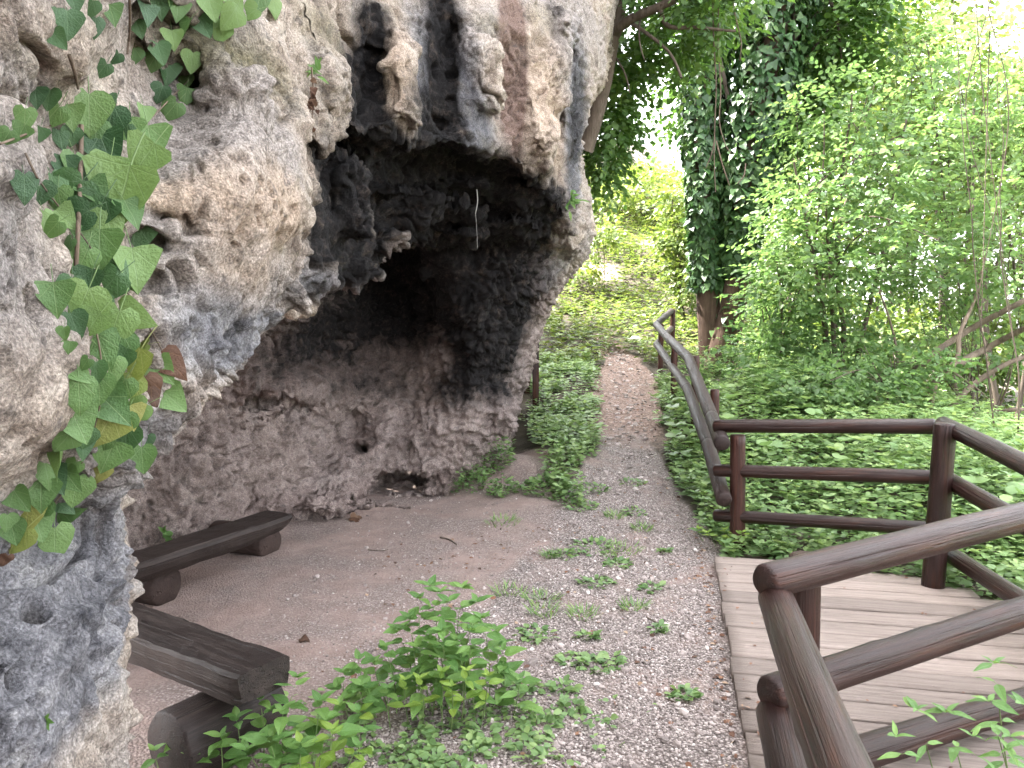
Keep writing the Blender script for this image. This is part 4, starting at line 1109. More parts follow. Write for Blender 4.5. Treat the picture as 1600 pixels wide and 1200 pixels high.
p, o = ivy_sleeve(RT, 420, 0.03, 0.24, 0.26, 3); pp.append(p); oo.append(o)
pp, oo = np.concatenate(pp), np.concatenate(oo)
n = len(pp)
leaf_cloud('ivy_cover', pp - np.array(tb), 0.35 * oo + np.array((0, 0, -0.9)) + 0.45 * rng.normal(size=(n, 3)), oo + np.array((0, 0, 0.5)) + 0.35 * rng.normal(size=(n, 3)), rng.uniform(0.085, 0.15, n), rng.uniform(0, 1, n) ** 1.6, L_IVYT, ivy_tree, (T_IVY_V, T_IVY_F))['kind'] = 'stuff'
CB = [B(1130, 40, 14.0, 80, 80, 1.0, 0.8), B(1250, 80, 13.6, 60, 110, 1.0, 0.8), B(1300, 40, 12.8, 60, 100, 1.2, 0.9), B(1240, 180, 13.6, 40, 50, 0.8, 0.4), B(1075, 160, 13.8, 34, 50, 0.8, 0.3), B(1330, 20, 12.5, 40, 80, 1.0, 0.4), B(1160, -90, 12.5, 200, 70, 2.0, 1.0), B(1250, 235, 12.2, 36, 50, 0.8, 0.2)]
crown('crown', ivy_tree, CB, 1900, 7, 0.55, 0.145, L_TREE, 21, 0.25, -0.25, 0.4, 0.4, 0.0, 0.85)
tubes('branches', twig_lines(lambda t: smooth_line(RT, 50)[int(25 + 22 * t)], CB, 16, 0.05, rng), BARK, ivy_tree, 6)

# tree leaning out from behind the cliff edge
cb = at_y(925, 215, 8.6)
cliff_tree = empty('cliff_tree', cb)
tag(cliff_tree, 'leafy tree growing out of the cliff edge with dark branches overhead', 'tree')
tubes('trunk', [((at_y(912, 235, 8.7), at_y(930, 175, 8.6), at_y(948, 100, 8.5), at_y(962, 30, 8.4), at_y(985, -60, 8.3)), 0.11, 0.085),
                ((at_y(958, 52, 8.4), at_y(985, 30, 8.2), at_y(1030, 12, 8.0), at_y(1070, -8, 7.9), at_y(1110, -40, 7.8)), 0.055, 0.03),
                ((at_y(975, 30, 8.3), at_y(1010, 52, 8.1), at_y(1042, 82, 8.0), at_y(1060, 125, 7.9)), 0.022, 0.012),
                ((at_y(1030, 14, 8.0), at_y(1046, 42, 8.0), at_y(1090, 45, 7.9), at_y(1152, 45, 7.8)), 0.028, 0.012),
                ((at_y(962, 90, 8.5), at_y(975, 110, 8.4), at_y(985, 145, 8.3)), 0.014, 0.006),
                ((at_y(1000, 20, 8.2), at_y(1000, 60, 8.1), at_y(1008, 100, 8.0)), 0.012, 0.006)], BARK, cliff_tree, 12, 0.05)
KB = [B(955, 130, 9.6, 42, 50, 0.8, 0.8), B(945, 200, 9.6, 38, 45, 0.8, 0.8), B(935, 260, 9.7, 25, 30, 0.6, 0.35), B(975, 85, 9.2, 36, 26, 0.7, 0.4), B(1000, -20, 8.6, 70, 40, 1.0, 0.7), B(1075, 25, 8.4, 60, 40, 1.0, 0.6), B(1060, 85, 9.2, 26, 30, 0.6, 0.25), B(1140, -10, 8.2, 60, 26, 0.9, 0.3), B(1010, -130, 8.5, 160, 70, 1.5, 0.8)]
crown('crown', cliff_tree, KB, 1150, 7, 0.38, 0.105, L_TREE, 22, 0.2, -0.3, 0.35, 0.4, 0.05, 0.9)
# hanging vines in front of the ivy tree
hv_ = empty('hanging_vine', at_y(1118, 300, 8.0))
tag(hv_, 'thin bare vine stems hanging down in front of the ivy tree', 'vine')
for pts in (((1113, -40), (1115, 60), (1119, 130), (1117, 190), (1116, 250), (1118, 300)), ((1124, -40), (1122, 60), (1126, 140), (1124, 190), (1133, 225), (1142, 240)), ((1141, -20), (1150, 30), (1158, 65), (1156, 95)),
            ((1117, 215), (1112, 240), (1103, 262)), ((1119, 220), (1128, 255), (1140, 290)), ((1165, 255), (1162, 275), (1152, 287))):
    tubes('stem', [([at_y(u, v, 8.0) for u, v in pts], 0.008, 0.005)], VINE, hv_, 6)

def make_tree(name, label, u, vb, Y, blobs, twigs, leaf, mat, stems, seed, length=0.5, K=7, lo=0.0, hi=1.0, cat='tree', r=0.05, bark=None, group=None, limbs=14, tilt=0.3, shell=0.15):
    rg = np.random.default_rng(seed)
    b = at_y(u, vb, Y); b.z = gz(b.x, b.y)
    t = empty(name, b)
    tag(t, label, cat, group)
    lines = []
    for (su, sv, sy) in stems:
        e = at_y(su, sv, sy)
        m = b.lerp(e, 0.5) + Vector(rg.normal(0, 0.12, 3))
        q = b + Vector((rg.normal(0, 0.12), rg.normal(0, 0.12), -0.1))
        lines.append(((q, q.lerp(m, 0.5) + Vector(rg.normal(0, 0.05, 3)), m, e), r * rg.uniform(0.7, 1.2), r * 0.25))
    tubes('trunk', lines, bark or BARK, t, 8, 0.05)
    lim = []
    for ln in lines:
        L = smooth_line(ln[0], 40)
        for s in twig_lines(lambda q, L=L: L[int(14 + 25 * q)], blobs, max(2, limbs // len(lines)), r * 0.28, rg): lim.append(s)
    tubes('branches', lim, bark or BARK, t, 5)
    crown('crown', t, blobs, twigs, K, length, leaf, mat, seed + 500, shell, -0.05, 0.2, tilt, lo, hi)
    return t
# thicket on the right
make_tree('hazel_tree', 'broad leafy tree in the thicket behind the far railing post', 1330, 600, 10.5,
          [B(1330, 300, 10.4, 110, 90, 1.4, 1), B(1270, 420, 10.2, 90, 80, 1.1, 0.9), B(1400, 230, 10.6, 90, 70, 1.2, 0.8), B(1300, 180, 10.8, 80, 60, 1.0, 0.6), B(1370, 400, 10.0, 80, 60, 1.0, 0.6), B(1240, 330, 10.6, 60, 70, 1.0, 0.5)], 1150, 0.10, L_HAZEL,
          [(1240, 250, 10.4), (1330, 150, 10.5), (1420, 170, 10.6), (1290, 320, 10.2)], 31, 0.45, r=0.05)
make_tree('hazel_tree', 'tall pale-leaved tree reaching over the thicket at the right edge', 1500, 610, 12.5,
          [B(1500, 150, 12.4, 120, 60, 1.5, 0.8), B(1560, 260, 12.0, 110, 90, 1.4, 1.0), B(1440, 90, 12.8, 80, 60, 1.2, 0.5), B(1460, 300, 12.2, 80, 70, 1.2, 0.7), B(1620, 180, 12.2, 90, 90, 1.3, 0.7), B(1400, 40, 13.0, 60, 60, 1.0, 0.28)], 1100, 0.105, L_HAZEL,
          [(1450, 60, 12.6), (1540, 120, 12.3), (1620, 160, 12.2), (1480, 240, 12.4)], 32, 0.5, lo=0.25, hi=1.0, r=0.028)
make_tree('hazel_tree', 'thin-stemmed sapling thicket behind the fallen branches at the right', 1520, 640, 10.0,
          [B(1540, 420, 10.0, 110, 70, 1.2, 1.0), B(1450, 420, 10.6, 70, 70, 1.0, 0.7), B(1600, 330, 9.8, 80, 60, 1.0, 0.6), B(1560, 540, 10.4, 90, 50, 0.8, 0.35), B(1480, 520, 11.0, 80, 40, 0.8, 0.3)], 620, 0.095, L_HAZEL,
          [(1440, 360, 10.2), (1480, 330, 10.4), (1520, 340, 10.0), (1560, 300, 10.2), (1600, 320, 9.9), (1500, 380, 10.8), (1420, 400, 10.9)], 33, 0.4, lo=0.2, hi=1.0, r=0.011)
make_tree('hazel_tree', 'dense dark green bush between the ivy tree and the thicket', 1220, 590, 11.0,
          [B(1220, 480, 11.0, 60, 90, 1.0, 1.0), B(1200, 560, 10.6, 60, 50, 0.8, 0.7), B(1290, 540, 10.6, 80, 60, 1.0, 0.9), B(1240, 380, 11.4, 40, 60, 0.8, 0.5)], 780, 0.095, L_HAZEL,
          [(1210, 400, 11.0), (1260, 420, 10.9), (1180, 450, 11.0)], 34, 0.4, lo=0.0, hi=0.75, r=0.03)
make_tree('hazel_tree', 'low shaded bush under the thicket in front of the bare branches', 1380, 630, 9.2,
          [B(1330, 590, 9.2, 80, 35, 0.8, 1.0), B(1420, 570, 9.4, 70, 35, 0.8, 0.8), B(1260, 600, 9.0, 60, 30, 0.7, 0.6)], 480, 0.085, L_HAZEL,
          [(1300, 560, 9.2), (1400, 550, 9.2), (1350, 540, 9.3)], 35, 0.32, lo=0.0, hi=0.8, r=0.02, cat='bush')
make_tree('twiggy_sapling', 'sparse sapling with a long bare twig against the bright sky', 1590, 560, 8.0,
          [B(1560, 60, 8.0, 30, 50, 0.4, 0.5), B(1600, 110, 8.0, 40, 20, 0.4, 0.4), B(1530, 20, 8.0, 40, 30, 0.4, 0.4)], 42, 0.085, L_HAZEL,
          [(1490, -30, 7.9), (1562, 60, 8.0)], 36, 0.35, lo=0.4, hi=1.0, r=0.012, limbs=4)
# trees on the slope behind
make_tree('slope_tree', 'bright sunlit tree on the hillside seen past the cliff edge', 1010, 380, 26.0,
          [B(1025, 300, 26, 55, 30, 2.0, 1.0), B(975, 300, 26, 50, 28, 1.8, 0.8), B(1060, 310, 25, 30, 40, 1.6, 0.6), B(950, 300, 26, 30, 14, 1.4, 0.3)], 420, 0.17, L_HILL,
          [(1000, 310, 26), (1045, 310, 26)], 41, 0.8, lo=0.3, hi=1.0, r=0.03)
make_tree('slope_tree', 'young bright green tree on the bank left of the ivy trunk', 1062, 440, 17.0,
          [B(1060, 370, 17, 22, 45, 0.9, 1.0), B(1072, 440, 16.5, 12, 36, 0.5, 0.4), B(1056, 310, 17, 16, 20, 0.6, 0.25)], 420, 0.13, L_HILL,
          [(1056, 330, 17), (1068, 360, 17)], 42, 0.5, lo=0.2, hi=0.9, r=0.04)
make_tree('slope_tree', 'sunlit shrub on the hillside touching the cliff edge', 945, 440, 19.0,
          [B(940, 365, 19, 26, 26, 1.0, 1.0), B(918, 410, 19, 20, 26, 0.8, 0.5)], 120, 0.14, L_HILL,
          [(942, 375, 19), (930, 400, 19)], 43, 0.5, lo=0.2, hi=1.0, r=0.015, cat='shrub')
# wood beyond: seen only as one mass of foliage
far_pts = [B(1400, 60, 20, 90, 90, 2.5, 1.0), B(1340, 150, 20, 70, 80, 2.5, 0.8), B(1500, 190, 19, 100, 60, 2.2, 0.9), B(1590, 260, 19, 80, 70, 2.2, 0.7), B(1180, 420, 22, 60, 120, 2.5, 1.0), B(1300, 300, 24, 140, 160, 3, 1.6), B(1450, 330, 24, 160, 150, 3, 1.8), B(1620, 330, 24, 140, 170, 3, 1.4), B(1290, 520, 20, 160, 60, 2.5, 1.2), B(1500, 540, 20, 200, 60, 2.5, 1.4), B(1420, 130, 26, 150, 80, 3, 0.8), B(1590, 210, 25, 110, 60, 3, 0.6), B(1700, 500, 18, 150, 150, 3, 0.8)]
wood = empty('distant_wood', (9, 24, -1))
tag(wood, 'pale sunlit wood in the background behind the thicket', kind='stuff')
crown('foliage', wood, far_pts, 5600, 7, 0.95, 0.23, L_HILL, 61, 0.0, 0.0, 0.2, 0.5, 0.05, 0.95)
lines = []
rg = np.random.default_rng(64)
for k in range(26):
    u = rg.uniform(1170, 1640); Y = rg.uniform(16, 24)
    b0 = at_y(u, 600, Y); b0.z = gz(b0.x, b0.y) - 0.2
    e0_ = at_y(u + rg.normal(0, 45), rg.uniform(60, 330), Y)
    lines.append(((b0, b0.lerp(e0_, 0.5) + Vector(rg.normal(0, 0.2, 3)), e0_), rg.uniform(0.03, 0.08), 0.015))
tubes('stems', lines, BARK, wood, 6, 0.1)['kind'] = 'stuff'
# fallen and leaning branches at the right edge
fb = at_y(1440, 650, 9.6); fb.z = gz(fb.x, fb.y)
fallen = empty('fallen_tree', fb)
tag(fallen, 'leaning bare brown branches of a fallen tree at the right edge', 'fallen tree')
for pts, r0, r1 in ((((1408, 655), (1415, 600), (1450, 560), (1515, 515), (1600, 470), (1680, 430)), 0.055, 0.03), (((1428, 660), (1445, 620), (1480, 580), (1540, 545), (1620, 505), (1700, 480)), 0.06, 0.03), (((1450, 660), (1462, 600), (1495, 560), (1500, 520), (1522, 470), (1540, 400)), 0.04, 0.015),
                    (((1462, 665), (1510, 610), (1570, 570), (1640, 545)), 0.045, 0.025), (((1478, 665), (1530, 650), (1590, 640), (1660, 642)), 0.035, 0.02), (((1400, 650), (1402, 560), (1390, 500), (1372, 450)), 0.02, 0.01), (((1330, 650), (1420, 640), (1520, 655)), 0.025, 0.015), (((1480, 575), (1530, 610), (1560, 640)), 0.014, 0.006), (((1560, 640), (1575, 600), (1582, 570)), 0.015, 0.008)):
    tubes('branch', [([at_y(u, v, 9.6 + 0.3 * math.sin(u * 0.05)) for u, v in pts], r0, r1)], BARKL, fallen, 8, 0.0)
# ------------------------------------------------------------------ ground cover
def herb_bed(name, label, pts, heights, leaf, mat, seed, pairs=5, spread=0.6, var=(0.0, 1.0), parent=None, width=1.0):
    """upright leafy stalks in a closed mass; pts (n,2)"""
    rg = np.random.default_rng(seed)
    n = len(pts)
    z = ground_z(pts[:, 0], pts[:, 1])
    base = np.c_[pts, z]
    lean = rg.normal(0, 0.18, (n, 2))
    P, D, N, S, W = [], [], [], [], []
    tone = rg.uniform(var[0], var[1], n)
    for k in range(pairs):
        t = (k + 1) / pairs
        h = heights * t
        c = base + np.c_[lean * h[:, None], h]
        a0 = rg.uniform(0, np.pi, n) + k * np.pi / 2
        for s in range(3 if k == pairs - 1 else 2):
            a = a0 + s * (np.pi if k < pairs - 1 else 2.1)
            d = np.stack([np.cos(a), np.sin(a), np.full(n, 0.35 - 0.35 * (1 - t)) + rg.normal(0, 0.15, n)], 1)
            P.append(c); D.append(d); N.append(np.array((0, 0, 1.0)) + 0.25 * rg.normal(size=(n, 3))); S.append(leaf * rg.uniform(0.7, 1.25, n) * (1.1 - 0.35 * t)); W.append(np.clip(tone * 0.75 + 0.3 * t + rg.normal(0, 0.08, n) - 0.1, 0, 1))
    o = leaf_cloud(name, np.concatenate(P), np.concatenate(D), np.concatenate(N), np.concatenate(S), np.concatenate(W), mat, parent, width=width)
    tag(o, label, kind='stuff')
    return o
def scatter(n, x0, x1, y0, y1, keep, seed):
    rg = np.random.default_rng(seed)
    p = np.c_[rg.uniform(x0, x1, n), rg.uniform(y0, y1, n)]
    return p[keep(p[:, 0], p[:, 1], rg.uniform(0, 1, n))]
def edge_noise(x, y, s=1.3, seed=120): return vnoise(np.c_[x, y, 0 * x], s, seed)
# nettle bed right of the path and behind the deck railing
def right_bed(x, y, r):
    lim = path_mid(y) + path_half(y) + 0.02 + 0.10 * edge_noise(x, y, 2.5) + 0.09 * edge_noise(x, y, 7.0, 128)
    lim = np.where(y < 5.6, 1.50, lim)
    sx, sy = x - deck0.x, y - deck0.y
    s, c = sx * edge.x + sy * edge.y, sx * across.x + sy * across.y
    behind_deck = (s < -0.03) | (c > np.interp(s, (0, 0.19, 0.2, 0.39, 0.4, 0.6, 0.61, 4.2), (0.84, 0.84, 1.34, 1.34, 1.50, 1.50, 1.64, 2.0)))
    return (x > lim) & behind_deck
pts = scatter(7500, 1.2, 6.0, 2.2, 11.5, right_bed, 1)
hh = 0.30 + 0.22 * edge_noise(pts[:, 0], pts[:, 1], 0.9, 121) + 0.25 * smooth(2.2, 3.5, pts[:, 0]) + RNG.uniform(-0.08, 0.1, len(pts))
lim = path_mid(pts[:, 1]) + path_half(pts[:, 1])
hh *= 0.45 + 0.55 * smooth(0, 0.7, pts[:, 0] - lim)
_s = (pts[:, 0] - deck0.x) * edge.x + (pts[:, 1] - deck0.y) * edge.y
_c = (pts[:, 0] - deck0.x) * across.x + (pts[:, 1] - deck0.y) * across.y
hh *= 0.38 + 0.62 * np.maximum(smooth(-0.1, -1.0, _s), smooth(2.0, 2.8, _c))
herb_bed('nettle_bed', 'dense green nettles filling the bank behind the deck railing', pts, np.clip(hh, 0.10, 0.8), 0.078, L_HERB, 2, 4, var=(0.15, 1.0))
pts2 = scatter(900, 1.5, 6.0, 2.6, 11.5, lambda x, y, r: right_bed(x, y, r) & (x > path_mid(y) + path_half(y) + 0.25) & ((y > 6.6) | (x > 3.2)) & (edge_noise(x, y, 1.1, 126) > -0.05), 11)
herb_bed('tall_weeds', 'taller pale narrow-leaved weeds standing among the nettles behind the railing', pts2, np.clip(0.55 + 0.25 * edge_noise(pts2[:, 0], pts2[:, 1], 1.4, 127) + RNG.uniform(-0.15, 0.15, len(pts2)), 0.2, 0.95), 0.078, L_HERB, 12, 6, var=(0.45, 1.0), width=0.62)
pts2 = scatter(260, 1.5, 5.0, 4.6, 9.5, lambda x, y, r: right_bed(x, y, r) & ((y > 6.3) | (x > 3.2)), 13)
herb_bed('burdock_leaves', 'scattered broad leaves among the nettles behind the railing', pts2, RNG.uniform(0.25, 0.6, len(pts2)), 0.135, L_HERB, 14, 2, var=(0.2, 0.9), width=1.5)
# bed between cliff foot and path
def left_bed(x, y, r):
    left = np.interp(y, (6.1, 6.5, 7.0, 7.6, 8.3, 9.2, 10, 14), (0.75, 0.50, 0.30, 0.38, 0.25, 0.25, 0.1, -0.5)) + 0.10 * edge_noise(x, y, 3)
    right = path_mid(y) - path_half(y) + 0.08 * edge_noise(x, y, 3) + 0.05 + 0.25 * smooth(7.2, 6.5, y)
    right = np.minimum(right, 1.05 + 0.3 * smooth(9, 12, y))
    thin = (0.10 + 0.90 * smooth(6.1, 6.9, y)) * (1 - 0.75 * smooth(-0.05, 0.2, edge_noise(x, y, 1.6, 129)) * smooth(8.6, 9.6, y))
    return (x > left) & (x < right) & (r < thin)
pts = scatter(4200, -0.8, 2.0, 6.0, 13.5, left_bed, 3)
hh = 0.21 + 0.14 * edge_noise(pts[:, 0], pts[:, 1], 2.2, 122) + RNG.uniform(-0.05, 0.08, len(pts))
hh *= (0.35 + 0.65 * smooth(6.3, 7.4, pts[:, 1])) * (1 - 0.45 * smooth(8.8, 10.0, pts[:, 1]))
herb_bed('dead_nettle_bed', 'low bright green herbs between the cliff foot and the path', pts, np.clip(hh, 0.05, 0.5), 0.076, L_HERB, 4, 4, var=(0.3, 1.0))
# hillside herbs
def hill(x, y, r):
    d = np.abs(x - path_mid(y)) / path_half(y)
    bare = np.zeros_like(x)
    for cx, cy, rx, ry in ((4.7, 23.0, 1.1, 0.9), (2.4, 20.5, 0.6, 0.7), (4.2, 18.6, 0.8, 0.4)):
        bare = np.maximum(bare, np.exp(-((x - cx) / rx) ** 2 - ((y - cy) / ry) ** 2))
    return ((d > 1.0) | (y > 14.0)) & (x < 0.45 * y) & (r > 0.95 * bare)
pts = scatter(13000, -3, 9, 12.5, 34, hill, 5)
herb_bed('hillside_herbs', 'sunlit grass and weeds covering the slope behind', pts, np.clip(0.22 + 0.2 * edge_noise(pts[:, 0], pts[:, 1], 0.6, 123) + RNG.uniform(-0.1, 0.12, len(pts)), 0.05, 0.7), 0.13, L_HILL, 6, 3, var=(0.1, 1.0), width=0.7)
pts = scatter(2600, 4.2, 14, 6, 20, lambda x, y, r: x > 0.30 * y, 7)
herb_bed('woodland_floor_herbs', 'shaded undergrowth on the floor of the thicket', pts, np.clip(0.35 + 0.2 * edge_noise(pts[:, 0], pts[:, 1], 0.6, 124) + RNG.uniform(-0.1, 0.15, len(pts)), 0.08, 0.9), 0.13, L_HERB, 8, 3, var=(0.0, 0.7))
# ------------------------------------------------------------------ things on the rock and on the ground
bpy.context.view_layer.update()
BUTT = [o for o in cliff.children if o.name.startswith('cliff_buttress')][0]
def rock_hit(u, v):
    o = Vector((0, 0, EYE)); d = (at_y(u, v, 3.0) - o).normalized()
    best = None
    for ob in (BUTT, cliff):
        ok, loc, nrm, _ = ob.ray_cast(o, d, distance=14)
        if ok and (best is None or (loc - o).length < (best[0] - o).length): best = (loc, nrm)
    if best is None: return at_y(u, v, 2.0), Vector((0, -1, 0))
    loc, nrm = best
    if nrm.dot(d) > 0: nrm = -nrm
    return loc, nrm

# ---- leaf meshes shared by many leaf objects
def outline_leaf(name, right, curl, mat, petiole=0.0, seed=0, cup=0.25, wav=0.02):
    """a leaf from its right-hand outline (x, y), base at the origin, tip at y = 1; several rows across so that it can bend"""
    rs = np.random.default_rng(seed)
    V, F = [], []
    rib = [(0, y) for y in np.linspace(right[0][1] if right[0][0] == 0 else 0.0, 1.0, len(right))]
    for side in (1, -1):
        for k, (x, y) in enumerate(right):
            pass
    n = len(right)
    def zof(x, y): return -curl * y * y + cup * abs(x) * abs(x) * 2 + wav * math.sin(9 * y + 4 * x + seed) + 0.04 * abs(x)
    for k in range(n): V.append((rib[k][0], rib[k][1], zof(0, rib[k][1]) - 0.012))
    for side in (1, -1):
        b = len(V)
        for f in (0.5, 1.0):
            for k, (x, y) in enumerate(right):
                xx = side * x * f; yy = rib[k][1] + (y - rib[k][1]) * f
                V.append((xx, yy, zof(xx, yy)))
        for k in range(n - 1):
            q = (k, k + 1, b + k + 1, b + k); r = (b + k, b + k + 1, b + n + k + 1, b + n + k)
            F += [q if side < 0 else q[::-1], r if side < 0 else r[::-1]]
    if petiole:
        b = len(V)
        y0 = rib[0][1]
        for i in range(5):
            t = i / 4
            for a in range(4):
                V.append((0.012 * math.cos(a * 1.57), y0 - petiole * t + 0.0, 0.012 * math.sin(a * 1.57) - 0.18 * petiole * t * t - 0.02))
        for i in range(4):
            for a in range(4): F.append((b + i * 4 + a, b + i * 4 + (a + 1) % 4, b + (i + 1) * 4 + (a + 1) % 4, b + (i + 1) * 4 + a))
    me = bpy.data.meshes.new(name)
    me.from_pydata(V, [], F)
    me.polygons.foreach_set('use_smooth', [True] * len(me.polygons))
    me.materials.append(mat)
    return me
IVY_A = [(0, 0.05), (0.13, -0.08), (0.31, -0.08), (0.47, 0.05), (0.54, 0.27), (0.46, 0.44), (0.32, 0.64), (0.15, 0.87), (0, 1.0)]
IVY_B = [(0, 0.06), (0.16, -0.10), (0.36, -0.04), (0.46, 0.14), (0.42, 0.32), (0.36, 0.48), (0.24, 0.70), (0.11, 0.88), (0, 1.0)]
IVY_C = [(0, 0.02), (0.18, -0.02), (0.42, -0.02), (0.55, 0.14), (0.45, 0.36), (0.36, 0.52), (0.25, 0.68), (0.10, 0.86), (0, 1.0)]
NET_A = [(0, 0.0), (0.14, 0.06), (0.24, 0.20), (0.265, 0.33), (0.245, 0.48), (0.19, 0.64), (0.12, 0.80), (0.05, 0.93), (0, 1.0)]
NET_B = [(0, 0.0), (0.10, 0.05), (0.19, 0.18), (0.22, 0.32), (0.20, 0.48), (0.15, 0.66), (0.09, 0.82), (0.035, 0.94), (0, 1.0)]
LAN = [(0, 0.0), (0.06, 0.06), (0.12, 0.20), (0.14, 0.36), (0.125, 0.52), (0.09, 0.70), (0.05, 0.85), (0.02, 0.95), (0, 1.0)]
ivy_me = {}
for key, mt in (('m', L_IVY), ('d', L_IVYD), ('y', L_IVYY), ('b', L_DEAD)):
    ivy_me[key] = [outline_leaf('ivy_leaf', sh, c, mt, 0.55, i, cp, 0.02 if key != 'b' else 0.09) for i, (sh, c, cp) in enumerate(((IVY_A, 0.26, 0.30), (IVY_B, 0.34, -0.15), (IVY_C, 0.20, 0.36)))]
net_me = {'g': [outline_leaf('nettle_leaf', sh, c, L_NET, 0.12, i, 0.25) for i, (sh, c) in enumerate(((NET_A, 0.12), (NET_A, 0.30), (NET_B, 0.20)))],
          'y': [outline_leaf('nettle_leaf', sh, c, L_NETY, 0.12, i + 5, 0.25) for i, (sh, c) in enumerate(((NET_A, 0.10), (NET_B, 0.22)))],
          'l': [outline_leaf('lance_leaf', sh, c, L_NET, 0.08, i + 9, 0.2) for i, (sh, c) in enumerate(((LAN, 0.18), (LAN, 0.40), (NET_B, 0.3)))]}
def leaf_obj(me, pos, d, n, size, parent, name='leaf'):
    o = bpy.data.objects.new(name, me)
    COL.objects.link(o)
    o.parent = parent
    d = Vector(d).normalized(); n = Vector(n)
    n = (n - d * n.dot(d)).normalized()
    x = d.cross(n)
    M = Matrix((x, d, n)).transposed()
    o.rotation_mode = 'QUATERNION'
    o.rotation_quaternion = M.to_quaternion()
    o.location = Vector(pos) - parent.location
    o.scale = (size, size, size)
    return o

# ---- ivy on the buttress
IVY = [(190, 300, 100, 'm'), (226, 246, 62, 'm'), (236, 220, 48, 'm'), (165, 234, 62, 'd'), (140, 172, 52, 'm'), (82, 182, 40, 'm'), (38, 184, 30, 'm'), (33, 206, 24, 'm'), (10, 214, 24, 'm'), (112, 212, 24, 'd'), (172, 186, 42, 'd'), (226, 178, 26, 'm'), (266, 172, 32, 'm'), (283, 126, 28, 'm'), (302, 132, 32, 'd'), (262, 112, 32, 'd'), (250, 80, 28, 'd'), (208, 86, 24, 'm'), (180, 90, 18, 'd'), (278, 14, 28, 'm'), (250, 6, 34, 'd'), (314, 32, 36, 'd'), (360, 28, 32, 'm'), (368, 4, 26, 'm'), (406, 2, 32, 'm'), (106, 34, 36, 'd'), (138, 12, 28, 'd'), (114, 0, 32, 'd'), (56, 150, 28, 'd'), (76, 152, 28, 'd'), (40, 290, 38, 'd'), (86, 290, 44, 'd'), (112, 302, 54, 'd'), (92, 312, 38, 'm'), (152, 330, 50, 'd'), (70, 342, 28, 'm'), (80, 356, 32, 'm'), (105, 382, 24, 'd'), (155, 386, 64, 'm'), (210, 372, 46, 'd'), (212, 416, 68, 'm'), (86, 464, 46, 'm'), (128, 476, 58, 'm'), (166, 446, 50, 'd'), (162, 480, 32, 'd'), (206, 494, 48, 'm'), (178, 512, 68, 'm'), (116, 506, 36, 'd'), (155, 526, 26, 'm'), (160, 546, 48, 'm'), (205, 572, 72, 'y'), (219, 540, 24, 'y'), (254, 580, 38, 'm'), (268, 622, 40, 'm'), (266, 566, 46, 'b'), (230, 610, 46, 'b'), (195, 606, 44, 'y'), (155, 606, 38, 'm'), (124, 616, 48, 'm'), (100, 520, 18, 'm'), (108, 542, 18, 'm'), (126, 586, 26, 'm'), (132, 568, 20, 'm'), (176, 636, 54, 'm'), (120, 656, 54, 'm'), (163, 670, 62, 'y'), (206, 650, 34, 'y'), (196, 686, 40, 'd'), (135, 684, 28, 'd'), (90, 716, 62, 'm'), (222, 716, 36, 'm'), (170, 712, 48, 'm'), (112, 732, 28, 'm'), (155, 738, 32, 'y'), (118, 766, 42, 'm'), (64, 772, 46, 'm'), (86, 750, 38, 'd'), (95, 786, 34, 'd'), (40, 800, 54, 'y'), (25, 842, 48, 'y'), (86, 848, 50, 'm'), (12, 816, 24, 'm'), (8, 876, 20, 'b'), (240, 618, 30, 'b'), (175, 492, 16, 'b'), (145, 752, 18, 'b'),
       (140, 280, 46, 'd'), (120, 340, 44, 'd'), (60, 300, 36, 'd'), (180, 410, 40, 'd'), (140, 440, 40, 'd'), (110, 450, 34, 'd'), (190, 560, 36, 'd'), (150, 580, 30, 'd'), (100, 260, 34, 'd'), (200, 290, 40, 'd'), (150, 300, 40, 'm'), (120, 260, 40, 'm'), (170, 350, 46, 'm'), (130, 410, 44, 'm'), (190, 450, 44, 'm'), (145, 505, 40, 'm'), (185, 540, 42, 'm'), (140, 640, 38, 'm'), (185, 610, 44, 'm'), (150, 690, 40, 'm'), (190, 660, 36, 'm'), (100, 690, 34, 'm'), (75, 740, 36, 'm'), (105, 800, 40, 'm'), (60, 820, 40, 'm'), (30, 780, 34, 'm'), (150, 210, 40, 'm'), (200, 200, 36, 'm'), (110, 180, 34, 'm'), (330, 10, 30, 'm'), (290, 40, 26, 'm'), (230, 20, 30, 'd'), (150, 40, 26, 'd'), (270, 60, 26, 'm'), (235, 100, 26, 'm'), (300, 95, 26, 'm'), (345, 50, 26, 'm'), (390, 20, 26, 'm'), (290, 150, 26, 'm'), (250, 145, 24, 'd'), (160, 110, 26, 'd'), (90, 60, 26, 'd'), (430, 10, 24, 'm'), (175, 20, 28, 'm'), (215, 40, 26, 'd'), (170, 265, 44, 'm'), (205, 330, 40, 'm'), (100, 340, 36, 'm'), (175, 580, 40, 'm'), (215, 640, 34, 'm'), (60, 790, 36, 'm'), (20, 830, 34, 'm'), (110, 750, 36, 'm'), (190, 205, 30, 'd'), (95, 215, 26, 'd'), (230, 690, 22, 'd'), (130, 700, 30, 'd'), (60, 210, 24, 'd'), (170, 160, 24, 'd')]
_l, _n = rock_hit(150, 450)
ivy = empty('ivy', _l)
tag(ivy, 'trailing green ivy with large lobed leaves on the near rock face', 'ivy')
rs = random.Random(11)
